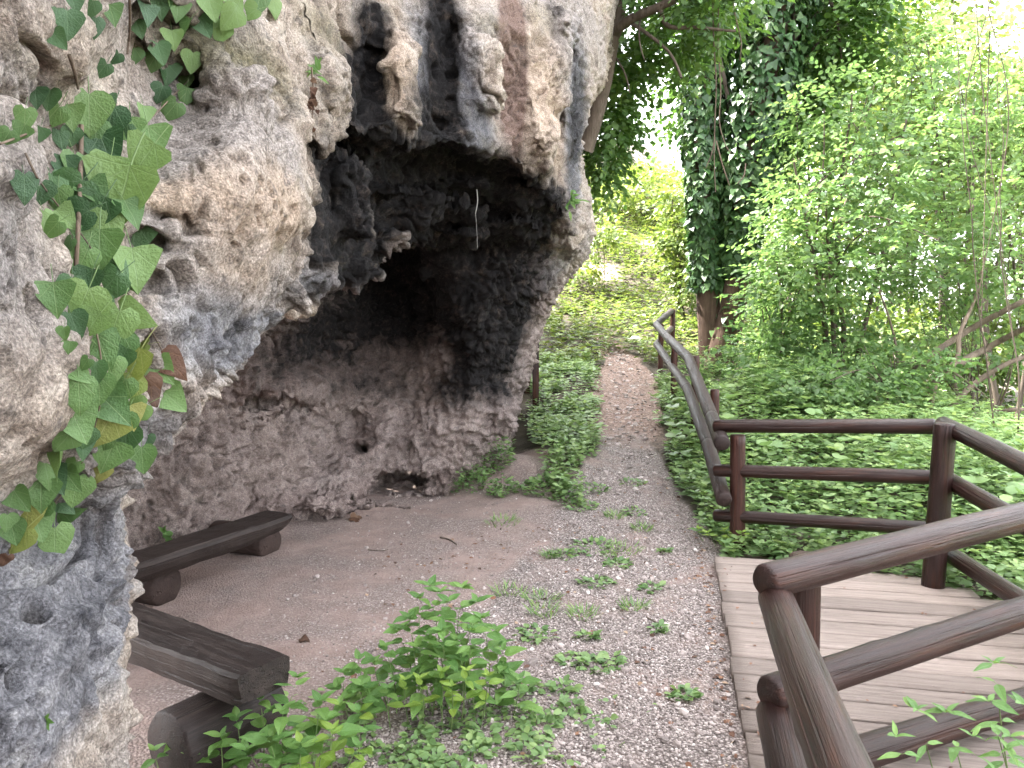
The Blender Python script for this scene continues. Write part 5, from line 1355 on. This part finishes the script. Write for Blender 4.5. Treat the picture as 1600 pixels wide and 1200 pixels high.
for i, (u, v, w, k) in enumerate(IVY):
    loc, nrm = rock_hit(u, v)
    dist = loc.y
    size = w * dist / FPX * (1.22 if w < 60 else 1.04)
    n = (nrm * 0.35 + Vector((0.35, -0.75, 0.30)) + Vector((rs.gauss(0, .26), rs.gauss(0, .26), rs.gauss(0, .26)))).normalized()
    a = rs.gauss(0, 0.55)
    d = Vector((math.sin(a), -0.12, -math.cos(a)))
    lift = 0.015 + size * (0.38 if k in 'my' else 0.2)
    to_eye = (Vector((0, 0, EYE)) - loc).normalized()
    pos = loc + to_eye * lift - d * size * 0.42
    o = leaf_obj(ivy_me[k][rs.randrange(3)], pos, d, n, size, ivy)
    if k == 'b': o['label'] = 'withered brown ivy leaf'
    if k == 'y': o['label'] = 'yellowing ivy leaf'
def on_rock(pts, lift=0.015):
    out = []
    P = smooth_line([(u, v, 0) for u, v in pts], 6 * len(pts))
    ys = [rock_hit(q[0], q[1])[0].y for q in P]
    ys = np.minimum.reduce([np.array(ys), np.r_[ys[1:], ys[-1]], np.r_[ys[0], ys[:-1]]])
    ys = np.convolve(np.r_[ys[0], ys[0], ys, ys[-1], ys[-1]], np.ones(5) / 5, 'valid')
    return [at_y(q[0], q[1], y - lift) for q, y in zip(P, ys)]
for pts, r in ((((202, -20), (203, 40), (199, 84)), 0.0035), (((108, 85), (116, 110), (122, 138)), 0.004), (((127, 195), (126, 260), (123, 340), (119, 418)), 0.0055), (((150, 395), (185, 440), (212, 475), (235, 515), (254, 548)), 0.0022), (((40, 240), (60, 280), (90, 320), (130, 370), (150, 400)), 0.002), (((0, 225), (40, 210), (80, 196)), 0.002), (((190, 215), (230, 190), (270, 150), (300, 120)), 0.002), (((140, 480), (155, 540), (160, 600), (150, 660), (130, 720), (90, 780), (40, 830)), 0.0018)):
    tubes('stem', [(on_rock(pts, 0.03 if r > 0.003 else 0.02), r, r * 0.8)], VINE, ivy, 6)

# ---- leafy stalk plants made of single leaves
def stalk(parent, base, top, n_pairs, leaf, kinds, rs, first=0.25, up=0.25, tipn=3):
    base, top = Vector(base), Vector(top)
    mid = base.lerp(top, 0.5) + Vector((rs.gauss(0, .015), rs.gauss(0, .015), 0.01))
    L = smooth_line([base, mid, top], 12)
    tubes('stem', [(L[::3], 0.0032, 0.0015)], STEM, parent, 5)
    a0 = rs.uniform(0, 3.1)
    for k in range(n_pairs):
        t = first + (1 - first) * (k + 0.5) / n_pairs
        c = Vector(L[min(11, int(t * 11.99))])
        for s in (0, 1):
            a = a0 + k * 1.57 + s * math.pi + rs.gauss(0, .25)
            el = up + rs.gauss(0, .16) - 0.15 * (1 - t)
            d = Vector((math.cos(a), math.sin(a), el))
            sz = leaf * (1.12 - 0.45 * t) * rs.uniform(0.8, 1.2)
            leaf_obj(rs.choice(net_me[rs.choice(kinds)]), c + d.normalized() * sz * 0.1, d, Vector((rs.gauss(0, .2), rs.gauss(0, .2) - 0.25, 1)), sz, parent)
    for s in range(tipn):
        a = a0 + s * 6.28 / max(1, tipn) + rs.gauss(0, .2)
        d = Vector((math.cos(a), math.sin(a), 0.7))
        leaf_obj(rs.choice(net_me[rs.choice(kinds)]), top, d, Vector((0, -0.3, 1)), leaf * 0.5 * rs.uniform(0.7, 1.2), parent)
def clump(name, label, cat, stalks, leaf, seed, kinds='g', up=0.25, pairs=5, first=0.25):
    rs = random.Random(seed)
    b0 = stalks[0][0]
    t = empty(name, (b0[0], b0[1], gz(b0[0], b0[1])))
    tag(t, label, cat)
    for (bx, by), (u, v, Y), *kk in stalks:
        k = kk[0] if kk else kinds
        top = at_y(u, v, Y)
        stalk(t, (bx, by, gz(bx, by) - 0.01), top, kk[1] if len(kk) > 1 else pairs, leaf * (kk[2] if len(kk) > 2 else 1), k, rs, first, up)
    return t
def foot(u, v): 
    p = at_z(u, v, 0.0); return (p.x, p.y)
clump('nettle_clump', 'tall bushy nettle clump in the centre foreground on the gravel', 'nettle', [
    (foot(700, 1110), (672, 915, 3.22), 'g', 6), (foot(735, 1105), (722, 918, 3.25), 'g', 6), (foot(690, 1115), (700, 940, 3.18), 'g', 6), (foot(765, 1110), (755, 965, 3.2), 'g', 5), (foot(650, 1110), (640, 965, 3.2), 'g', 5), (foot(745, 1120), (738, 985, 3.1), 'g', 5), (foot(715, 1125), (690, 985, 3.08), 'g', 5),
    (foot(620, 1115), (600, 1010, 3.15), 'g', 4), (foot(590, 1120), (560, 1030, 3.12), 'g', 4), (foot(785, 1115), (785, 1015, 3.15), 'g', 4), (foot(660, 1120), (652, 1010, 3.08), 'g', 4), (foot(800, 1125), (812, 1060, 3.1), 'g', 3),
    (foot(690, 1135), (690, 1050, 2.98), 'y', 2, 0.72), (foot(720, 1130), (728, 1048, 2.98), 'y', 2, 0.72), (foot(660, 1140), (655, 1060, 2.96), 'y', 2, 0.72), (foot(640, 1135), (632, 1062, 2.98), 'y', 2, 0.72), (foot(750, 1135), (762, 1055, 2.98), 'y', 2, 0.7), (foot(705, 1140), (706, 1072, 2.94), 'y', 2, 0.7), (foot(610, 1135), (606, 1075, 2.98), 'g', 2, 0.8), (foot(575, 1140), (566, 1070, 2.98), 'g', 3, 0.9),
    (foot(675, 1112), (655, 935, 3.25), 'g', 6), (foot(720, 1100), (745, 940, 3.3), 'g', 6), (foot(700, 1105), (688, 925, 3.3), 'g', 6), (foot(640, 1105), (622, 985, 3.25), 'g', 5), (foot(770, 1105), (775, 985, 3.25), 'g', 5), (foot(725, 1118), (715, 1000, 3.12), 'g', 4), (foot(675, 1118), (668, 1000, 3.12), 'g', 4), (foot(610, 1110), (582, 1035, 3.2), 'g', 4), (foot(545, 1125), (535, 1050, 3.1), 'g', 3)], 0.112, 3)
clump('nettle_clump', 'broad-leaved nettle clump in the lower left foreground beside the near bench', 'nettle', [
    (foot(440, 1215), (465, 1058, 2.75), 'g', 4), (foot(410, 1215), (405, 1085, 2.72), 'g', 4), (foot(480, 1220), (500, 1095, 2.70), 'g', 4), (foot(450, 1230), (440, 1110, 2.62), 'g', 4), (foot(380, 1225), (370, 1120, 2.66), 'g', 3), (foot(520, 1215), (530, 1100, 2.72), 'gy', 3), (foot(500, 1235), (520, 1140, 2.60), 'gy', 3), (foot(430, 1245), (420, 1150, 2.55), 'g', 3), (foot(560, 1210), (562, 1110, 2.75), 'gy', 3), (foot(350, 1240), (345, 1150, 2.6), 'g', 3), (foot(470, 1250), (470, 1160, 2.52), 'gy', 3), (foot(550, 1240), (560, 1165, 2.6), 'gy', 2, 0.8), (foot(400, 1250), (385, 1170, 2.52), 'g', 2)], 0.112, 5)
clump('nettle_clump', 'small nettle sprig at the lower left corner beside the rock pillar', 'nettle', [(foot(268, 1220), (277, 1150, 2.68), 'g', 3), (foot(245, 1235), (240, 1172, 2.6), 'g', 2), (foot(300, 1240), (305, 1180, 2.58), 'g', 2)], 0.085, 6)
clump('tall_herb', 'thin narrow-leaved herb stalks in front of the near railing at the lower right', 'herb', [
    ((1.28, 2.02), (1432, 1108, 2.05), 'l', 5), ((1.36, 2.0), (1478, 1112, 2.02), 'l', 5), ((1.42, 2.06), (1545, 1095, 2.1), 'l', 6), ((1.50, 2.12), (1553, 1036, 2.2), 'l', 7), ((1.33, 1.93), (1520, 1150, 1.92), 'l', 4), ((1.45, 1.95), (1578, 1150, 1.95), 'l', 5), ((1.22, 1.96), (1400, 1150, 1.95), 'l', 4), ((1.52, 2.0), (1598, 1100, 2.05), 'l', 5)], 0.090, 7, up=-0.05, first=0.3)
clump('seedling', 'pale young plant at the foot of the railing post beside the deck corner', 'seedling', [
    (foot(1120, 858), (1105, 832, 5.45), 'y', 2), (foot(1140, 862), (1132, 828, 5.45), 'y', 2), (foot(1150, 866), (1160, 832, 5.35), 'y', 2), (foot(1100, 850), (1090, 826, 5.6), 'gy', 2), (foot(1130, 862), (1128, 848, 5.4), 'y', 1)], 0.085, 8, first=0.5)
t = empty('rock_sprout', rock_hit(72, 1125)[0]); tag(t, 'tiny green sprout on the grey rock pillar at the lower left', 'sprout')
for k in range(6):
    a = k * 1.05; h_, n_ = rock_hit(72, 1125)
    leaf_obj(net_me['g'][2], h_, Vector((math.cos(a), -0.6, math.sin(a))), Vector((0, -1, 0.4)), 0.022, t)

# ---- small clumps at the cliff foot, and weeds in the gravel
def tuft_arrays(n, r, h, leaf, rg, blade=False):
    a = rg.uniform(0, 6.28, n); rr = r * np.sqrt(rg.uniform(0, 1, n))
    p = np.stack([rr * np.cos(a), rr * np.sin(a), h * rg.uniform(0.05, 1, n) * (1 - 0.5 * (rr / r) ** 2)], 1)
    b = a + rg.normal(0, 0.6, n)
    d = np.stack([np.cos(b), np.sin(b), rg.normal(0.25 if not blade else 1.0, 0.25, n)], 1)
    nn = np.stack([0 * a, 0 * a, 1 + 0 * a], 1) + 0.35 * rg.normal(size=(n, 3))
    return p, d, nn, leaf * rg.uniform(0.6, 1.2, n)
def tuft(name, label, cat, x, y, r, h, n, leaf, mat, seed, group=None, blade=False, var=(0, 1)):
    rg = np.random.default_rng(seed)
    p, d, nn, s = tuft_arrays(n, r, h, leaf, rg, blade)
    p[:, 2] += ground_z(p[:, 0] + x, p[:, 1] + y) - gz(x, y)
    o = leaf_cloud(name, p, d, nn, s, rg.uniform(var[0], var[1], n), mat, None, (T_BLADE_V, T_BLADE_F) if blade else (T_LEAF_V, T_LEAF_F))
    o.location = (x, y, gz(x, y))
    tag(o, label, cat, group)
    return o
for (u, v, Y, r, h, n, lf, lab) in ((768, 690, 7.75, 0.22, 0.34, 420, 0.05, 'dark green herb clump against the lower right edge of the cave wall'), (735, 735, 7.35, 0.20, 0.22, 320, 0.05, 'low herb clump at the foot of the cave wall beside the small hole'), (786, 765, 7.05, 0.14, 0.15, 200, 0.05, 'bright green herb clump alone on the brown earth near the cave'), (852, 745, 7.0, 0.22, 0.12, 280, 0.055, 'low leafy patch at the corner of the herb bed')):
    p = at_y(u, v, Y)
    tuft('herb_clump', lab, 'herb', p.x, p.y, r, h, n, lf, L_HERB, int(u), None, False, (0.0, 0.8))
WEEDS = [(784, 815, 26, 'b'), (931, 849, 40, 'l'), (967, 853, 34, 'b'), (965, 886, 22, 'l'), (933, 914, 26, 'l'), (1018, 922, 16, 'l'), (987, 772, 20, 'l'), (989, 805, 18, 'l'), (1004, 824, 18, 'b'), (797, 928, 26, 'b'), (845, 938, 28, 'b'), (849, 958, 24, 'b'), (910, 960, 26, 'b'), (991, 950, 20, 'b'), (837, 992, 28, 'l'), (1028, 985, 9, 'l'), (918, 995, 12, 'l'), (898, 1032, 24, 'l'), (931, 1042, 30, 'l'), (955, 1035, 20, 'l'), (1069, 1088, 18, 'l'), (896, 1113, 18, 'l'), (845, 1143, 30, 'l'), (878, 870, 20, 'l'), (959, 811, 14, 'b'), (862, 872, 14, 'b'), (815, 1080, 30, 'l'), (880, 1080, 16, 'l'), (760, 1150, 36, 'l'), (1040, 855, 8, 'l'), (905, 800, 24, 'l'), (880, 790, 20, 'l'), (930, 780, 22, 'l')]
WLAB = {0: 'grass tuft alone on the brown cave floor', 1: 'largest leafy weed patch in the middle of the gravel path', 14: 'broad-leaved weed just right of the tall nettle clump', 18: 'widest low weed on the near gravel, right of the nettles', 20: 'lone leafy weed on the near gravel closest to the deck edge', 21: 'small weed by itself low in the picture, between nettles and gravel', 22: 'weed patch at the bottom edge right of the creeping cover', 28: 'weed patch spilling in front of the tall nettle clump', 5: 'small weed on the gravel nearest the far end of the deck', 6: 'weed at the back of the gravel, beside the herb bed', 2: 'wide grass tuft right beside the largest weed patch', 9: 'left grass tuft at the border of earth and gravel'}
for i, (u, v, w, k) in enumerate(WEEDS):
    p = at_z(u, v, 0.0)
    if p.y > 5.4: p = at_y(u, v, p.y * 0.965)
    r = w * p.y / FPX
    if k == 'b': tuft('grass_tuft', WLAB.get(i, 'small grass tuft sprouting in the gravel'), 'grass tuft', p.x, p.y, r, 0.015, 70, 0.07, L_HERB, 300 + i, 'grass tufts in the gravel', True)
    else: tuft('weed', WLAB.get(i, 'low leafy weed sprouting in the gravel'), 'weed', p.x, p.y, r, 0.03, int(14 + r * 380), 0.048, L_HERB, 300 + i, 'weeds in the gravel', False, (0.0, 0.8))
# low creeping cover round the foreground nettles
rg = np.random.default_rng(77)
n = 2600
c = np.array([foot(690, 1150), foot(600, 1175), foot(780, 1165), foot(480, 1215), foot(840, 1130), foot(720, 1190), foot(560, 1120)])
wh = rg.integers(0, len(c), n)
xy = c[wh] + rg.normal(0, 1, (n, 2)) * np.array((0.17, 0.13))
gm = edge_noise(xy[:, 0], xy[:, 1], 7.0, 130) > 0.0
xy = xy[gm]; n = len(xy)
a = rg.uniform(0, 6.28, n)
P = np.c_[xy, ground_z(xy[:, 0], xy[:, 1]) + rg.uniform(0.003, 0.07, n) * (0.6 + 0.4 * np.sin(xy[:, 0] * 30))]
o = leaf_cloud('creeping_cover', P, np.stack([np.cos(a), np.sin(a), rg.normal(0.15, 0.2, n)], 1), np.array((0, 0, 1.0)) + 0.3 * rg.normal(size=(n, 3)), rg.uniform(0.018, 0.045, n), rg.uniform(0.1, 0.9, n), L_HERB)
tag(o, 'small-leaved creeping weeds round the foreground nettles', kind='stuff')

# ---- gravel, stones, litter
def gravel_instances(name, label, P, S, mat, seed, flat=0.7):
    rg = np.random.default_rng(seed)
    me = bpy.data.meshes.new(name)
    me.vertices.add(len(P)); me.vertices.foreach_set('co', np.asarray(P, np.float32).ravel())
    a = me.attributes.new('size', 'FLOAT_VECTOR', 'POINT')
    sc = np.asarray(S)[:, None] * rg.uniform(0.6, 1.3, (len(P), 3)) * np.array((1, 1, flat))
    a.data.foreach_set('vector', sc.astype(np.float32).ravel())
    a = me.attributes.new('turn', 'FLOAT_VECTOR', 'POINT')
    tr = np.c_[rg.normal(0, 0.35, (len(P), 2)), rg.uniform(0, 6.28, len(P))]
    a.data.foreach_set('vector', tr.astype(np.float32).ravel())
    o = bpy.data.objects.new(name, me); link(o)
    nt = bpy.data.node_groups.new(name, 'GeometryNodeTree')
    nt.interface.new_socket('Geometry', in_out='INPUT', socket_type='NodeSocketGeometry')
    nt.interface.new_socket('Geometry', in_out='OUTPUT', socket_type='NodeSocketGeometry')
    gi, go = nt.nodes.new('NodeGroupInput'), nt.nodes.new('NodeGroupOutput')
    ico = nt.nodes.new('GeometryNodeMeshIcoSphere'); ico.inputs['Radius'].default_value = 1.0; ico.inputs['Subdivisions'].default_value = 2
    sp = nt.nodes.new('GeometryNodeSetPosition')
    nz = nt.nodes.new('ShaderNodeTexNoise'); nz.inputs['Scale'].default_value = 1.1
    sub = nt.nodes.new('ShaderNodeVectorMath'); sub.operation = 'SUBTRACT'; sub.inputs[1].default_value = (0.5, 0.5, 0.5)
    mul = nt.nodes.new('ShaderNodeVectorMath'); mul.operation = 'SCALE'; mul.inputs['Scale'].default_value = 1.3
    sm = nt.nodes.new('GeometryNodeSetMaterial'); sm.inputs['Material'].default_value = mat
    inst = nt.nodes.new('GeometryNodeInstanceOnPoints')
    l = nt.links.new
    l(nz.outputs['Color'], sub.inputs[0]); l(sub.outputs[0], mul.inputs[0]); l(mul.outputs[0], sp.inputs['Offset'])
    l(ico.outputs['Mesh'], sp.inputs['Geometry']); l(sp.outputs[0], sm.inputs['Geometry']); l(sm.outputs[0], inst.inputs['Instance'])
    l(gi.outputs[0], inst.inputs['Points'])
    for nm, sock in (('size', 'Scale'), ('turn', 'Rotation')):
        na = nt.nodes.new('GeometryNodeInputNamedAttribute'); na.data_type = 'FLOAT_VECTOR'; na.inputs['Name'].default_value = nm
        l(na.outputs['Attribute'], inst.inputs[sock])
    l(inst.outputs[0], go.inputs[0])
    md = o.modifiers.new('stones', 'NODES'); md.node_group = nt
    tag(o, label, kind='stuff')
    return o
mp = Mat('pebble', 0.85)
rnd_ = mp.n('ObjectInfo').outputs['Random']
mp.color(mp.mix(0.25, mp.ramp(rnd_, [(0.0, (0.14, 0.113, 0.103)), (0.35, (0.27, 0.222, 0.204)), (0.7, (0.39, 0.33, 0.305)), (0.93, (0.52, 0.45, 0.415)), (1.0, (0.70, 0.65, 0.61))]), mp.ramp(mp.noise(3.0, 4), [(0.3, (0.10, 0.07, 0.06)), (0.7, (0.36, 0.32, 0.30))])))
rg = np.random.default_rng(31)
n = 70000
Y = 2.3 + 5.2 * rg.uniform(0, 1, n) ** 1.7
X = rg.uniform(-1.4, 1.5, n)
d = np.abs(X - path_mid(Y)) / path_half(Y) + 0.35 * edge_noise(X, Y, 1.6, 131)
near = smooth(0.1, 1.1, X + 1.1 + 0.3 * edge_noise(X, Y, 2, 132)) * smooth(5.0, 3.4, Y)
dens = np.clip(np.maximum(smooth(1.25, 0.6, d), near), 0.06, 1) * (0.35 + 0.65 * smooth(-0.25, 0.1, edge_noise(X, Y, 3.1, 133)))
right_lim = np.interp(Y, (2.0, 2.81, 5.5, 7), (0.70, 0.86, 1.42, 1.5))
k = (rg.uniform(0, 1, n) < dens) & (X < right_lim) & (X / Y > -0.42)
X, Y = X[k], Y[k]
S = rg.uniform(0.0030, 0.0075, len(X)) * (1 + 1.2 * (rg.uniform(0, 1, len(X)) > 0.96) + 1.6 * (rg.uniform(0, 1, len(X)) > 0.995))
gravel_instances('gravel', 'loose grey and brown gravel on the path and forecourt', np.c_[X, Y, ground_z(X, Y) + 0.35 * S], S, mp.m, 1)
n = 700
Y = rg.uniform(6.8, 15.5, n); X = path_mid(Y) + path_half(Y) * rg.normal(0, 0.45, n)
S = 0.012 + 0.030 * rg.uniform(0, 1, n) ** 3
gravel_instances('path_stones', 'pale stones trodden into the climbing path', np.c_[X, Y, ground_z(X, Y)], S, mp.m, 2, 0.45)
n = 900
Y = np.r_[rg.uniform(2.3, 6, 500), rg.uniform(6, 15, 400)]
X = np.where(Y < 6, rg.uniform(-0.9, 1.4, n), path_mid(Y) + path_half(Y) * rg.normal(0, 0.6, n))
X[:140] = np.interp(Y[:140], (2.0, 2.81, 5.5), (0.72, 0.87, 1.43)) - np.abs(rg.normal(0, 0.05, 140)) - 0.01
k = (X < np.interp(Y, (2.0, 2.81, 5.5, 7, 15), (0.70, 0.86, 1.42, 1.6, 4)))
X, Y = X[k], Y[k]; n = len(X); a = rg.uniform(0, 6.28, n)
ml = Mat('litter_leaf', 0.85)
ml.color(ml.ramp(ml.attr('var'), [(0.0, (0.06, 0.03, 0.02)), (0.5, (0.17, 0.075, 0.04)), (0.85, (0.26, 0.15, 0.09)), (1.0, (0.36, 0.27, 0.19))]))
o = leaf_cloud('leaf_litter', np.c_[X, Y, ground_z(X, Y) + 0.006], np.stack([np.cos(a), np.sin(a), 0 * a], 1), np.array((0, 0, 1.0)) + 0.35 * rg.normal(size=(n, 3)), rg.uniform(0.012, 0.04, n), rg.uniform(0, 1, n), ml.m)
tag(o, 'brown fallen leaves and bud scales scattered over the path', kind='stuff')
n = 70
sq, cq = rg.uniform(0.05, 3.2, n), rg.uniform(0.02, 1.5, n)
cq[:30] = np.abs(rg.normal(0.03, 0.05, 30)) + 0.01
P = np.array([deck0 + edge * a_ + across * b_ for a_, b_ in zip(sq, cq)]); P[:, 2] = 0.062
a = rg.uniform(0, 6.28, n)
o = leaf_cloud('deck_litter', P, np.stack([np.cos(a), np.sin(a), 0 * a], 1), np.array((0, 0, 1.0)) + 0.3 * rg.normal(size=(n, 3)), rg.uniform(0.010, 0.032, n), rg.uniform(0, 1, n), ml.m)
tag(o, 'crumbs of dead leaf lying on the deck boards', kind='stuff')
# single stones, twigs and dead leaves that show on the ground
def stone(label, u, v, Y, r, seed, col):
    p = at_y(u, v, Y)
    p.z = gz(p.x, p.y)
    rs_ = np.random.default_rng(seed)
    import bmesh
    bm = bmesh.new(); bmesh.ops.create_icosphere(bm, subdivisions=3, radius=1)
    V = np.array([q.co[:] for q in bm.verts]); F = np.array([[q.index for q in f.verts] for f in bm.faces]); bm.free()
    V = V * (1 + 0.30 * vnoise(V + seed, 1.1, 140) + 0.10 * vnoise(V + seed, 3.1, 141))[:, None] * np.array(r)
    m = Mat('stone', 0.9); m.color(m.ramp(m.noise(14, 4), [(0.3, tuple(q * 0.6 for q in col)), (0.7, col)]))
    m.normal(m.bump(m.noise(40, 4), 0.5, 0.01))
    o = mesh_np('stone', V, F, m.m)
    o.location = p + Vector((0, 0, r[2] * 0.45))
    tag(o, label, 'stone')
stone('white stone lying where the path bends behind the railing', 991, 512, 14.8, (0.16, 0.12, 0.10), 1, (0.62, 0.60, 0.57))
stone('small grey stone in the grass left of the path bend', 934, 518, 14.5, (0.09, 0.08, 0.06), 3, (0.45, 0.43, 0.42))
stone('small pale stone on the cave floor beside the near bench', 328, 967, 3.9, (0.018, 0.016, 0.014), 5, (0.55, 0.52, 0.5))
def twig(label, pts, r):
    b = at_z(*pts[0], 0.0)
    t = empty('twig', (b.x, b.y, 0)); tag(t, label, 'twig')
    L = []
    for u, v in pts:
        q = at_z(u, v, 0.0); q.z = gz(q.x, q.y) + r; L.append(q)
    tubes('stick', [(L, r, r * 0.5)], BARK, t, 6)
twig('dark curved twig on the cave floor in front of the hole', [(688, 843), (702, 846), (713, 853)], 0.008)
twig('short dark twig on the gravel near the deck edge', [(1010, 965), (1022, 972), (1032, 977)], 0.005)
twig('thin twig lying across the gravel beside a weed', [(1043, 1095), (1062, 1100), (1086, 1092)], 0.004)
twig('thin dark twig on the earth left of the cave centre', [(575, 860), (595, 862), (606, 860)], 0.004)
def dry_leaf(label, u, v, size, seed):
    p = at_z(u, v, 0.0)
    t = empty('dry_leaf', (p.x, p.y, gz(p.x, p.y) + 0.012)); tag(t, label, 'dead leaf')
    rs_ = random.Random(seed)
    for k in range(2):
        a = rs_.uniform(0, 6.28)
        leaf_obj(ivy_me['b'][k], t.location, Vector((math.cos(a), math.sin(a), 0.1)), Vector((0.3, -0.4, 1)), size, t, 'blade')
dry_leaf('curled tan dead leaf alone on the cave floor', 552, 818, 0.10, 1)
dry_leaf('small brown dead leaf on the gravel below the pillar bench', 470, 1003, 0.05, 2)

# ---- cobwebs under the cave roof, dry sprig and fern on the rock
h_, n_ = rock_hit(744, 296)
th = empty('cobweb_thread', h_); tag(th, 'white dusty thread hanging from the cave roof', 'thread')
mt = Mat('white_thread', 0.9); mt.color((0.30, 0.29, 0.27))
tubes('strand', [([at_y(745, 296, h_.y - 0.05), at_y(746, 315, h_.y - 0.05), at_y(743, 334, h_.y - 0.05)], 0.005, 0.003), ([at_y(743, 332, h_.y - 0.05), at_y(745, 360, h_.y - 0.05), at_y(746, 388, h_.y - 0.05)], 0.0016, 0.0012)], mt.m, th, 6)
h_, n_ = rock_hit(490, 120)
sp = empty('dry_sprig', h_); tag(sp, 'withered brown sprig hanging on the rock edge above the cave', 'sprig')
rs = random.Random(4)
y0 = h_.y - 0.06
tubes('stem', [([at_y(487, 105, y0), at_y(490, 150, y0), at_y(488, 185, y0), at_y(494, 215, y0)], 0.004, 0.002), ([at_y(489, 165, y0), at_y(478, 184, y0)], 0.003, 0.0015), ([at_y(489, 140, y0), at_y(497, 165, y0)], 0.003, 0.0015)], VINE, sp, 5)
for k in range(14):
    q = at_y(488 + rs.gauss(0, 6), rs.uniform(115, 216), y0 - 0.01)
    leaf_obj(ivy_me['b'][rs.randrange(3)], q, Vector((rs.gauss(0, .6), -0.2, -1)), Vector((rs.gauss(0, .5), -1, 0.2)), rs.uniform(0.015, 0.032), sp)
def rock_plant(name, label, cat, u, v, n, leaf, me, spread):
    h_, n_ = rock_hit(u, v)
    t = empty(name, h_); tag(t, label, cat)
    rs_ = random.Random(u)
    for k in range(n):
        a = rs_.uniform(0, 6.28)
        d = Vector((math.cos(a), -0.5, 0.8 * math.sin(a) - 0.1))
        leaf_obj(rs_.choice(me), h_ + n_ * 0.01 + Vector((rs_.gauss(0, spread), 0, rs_.gauss(0, spread))), d, Vector((0, -1, 0.7)), leaf * rs_.uniform(0.6, 1.2), t)
rock_plant('rock_fern', 'small dark green fern growing on the cliff beside the cave mouth', 'fern', 892, 312, 26, 0.075, net_me['l'], 0.03)
rock_plant('rock_tuft', 'small grassy tuft on the rock edge beside the dry sprig', 'tuft', 484, 112, 16, 0.05, net_me['l'], 0.015)
rock_plant('rock_tuft', 'tiny green weed at the cave wall behind the far bench', 'tuft', 262, 833, 12, 0.06, net_me['g'], 0.02)
rock_plant('hanging_leaf', 'green leaf hanging over the black hollow at the top of the cliff', 'leaf', 597, 8, 3, 0.12, net_me['l'], 0.02)
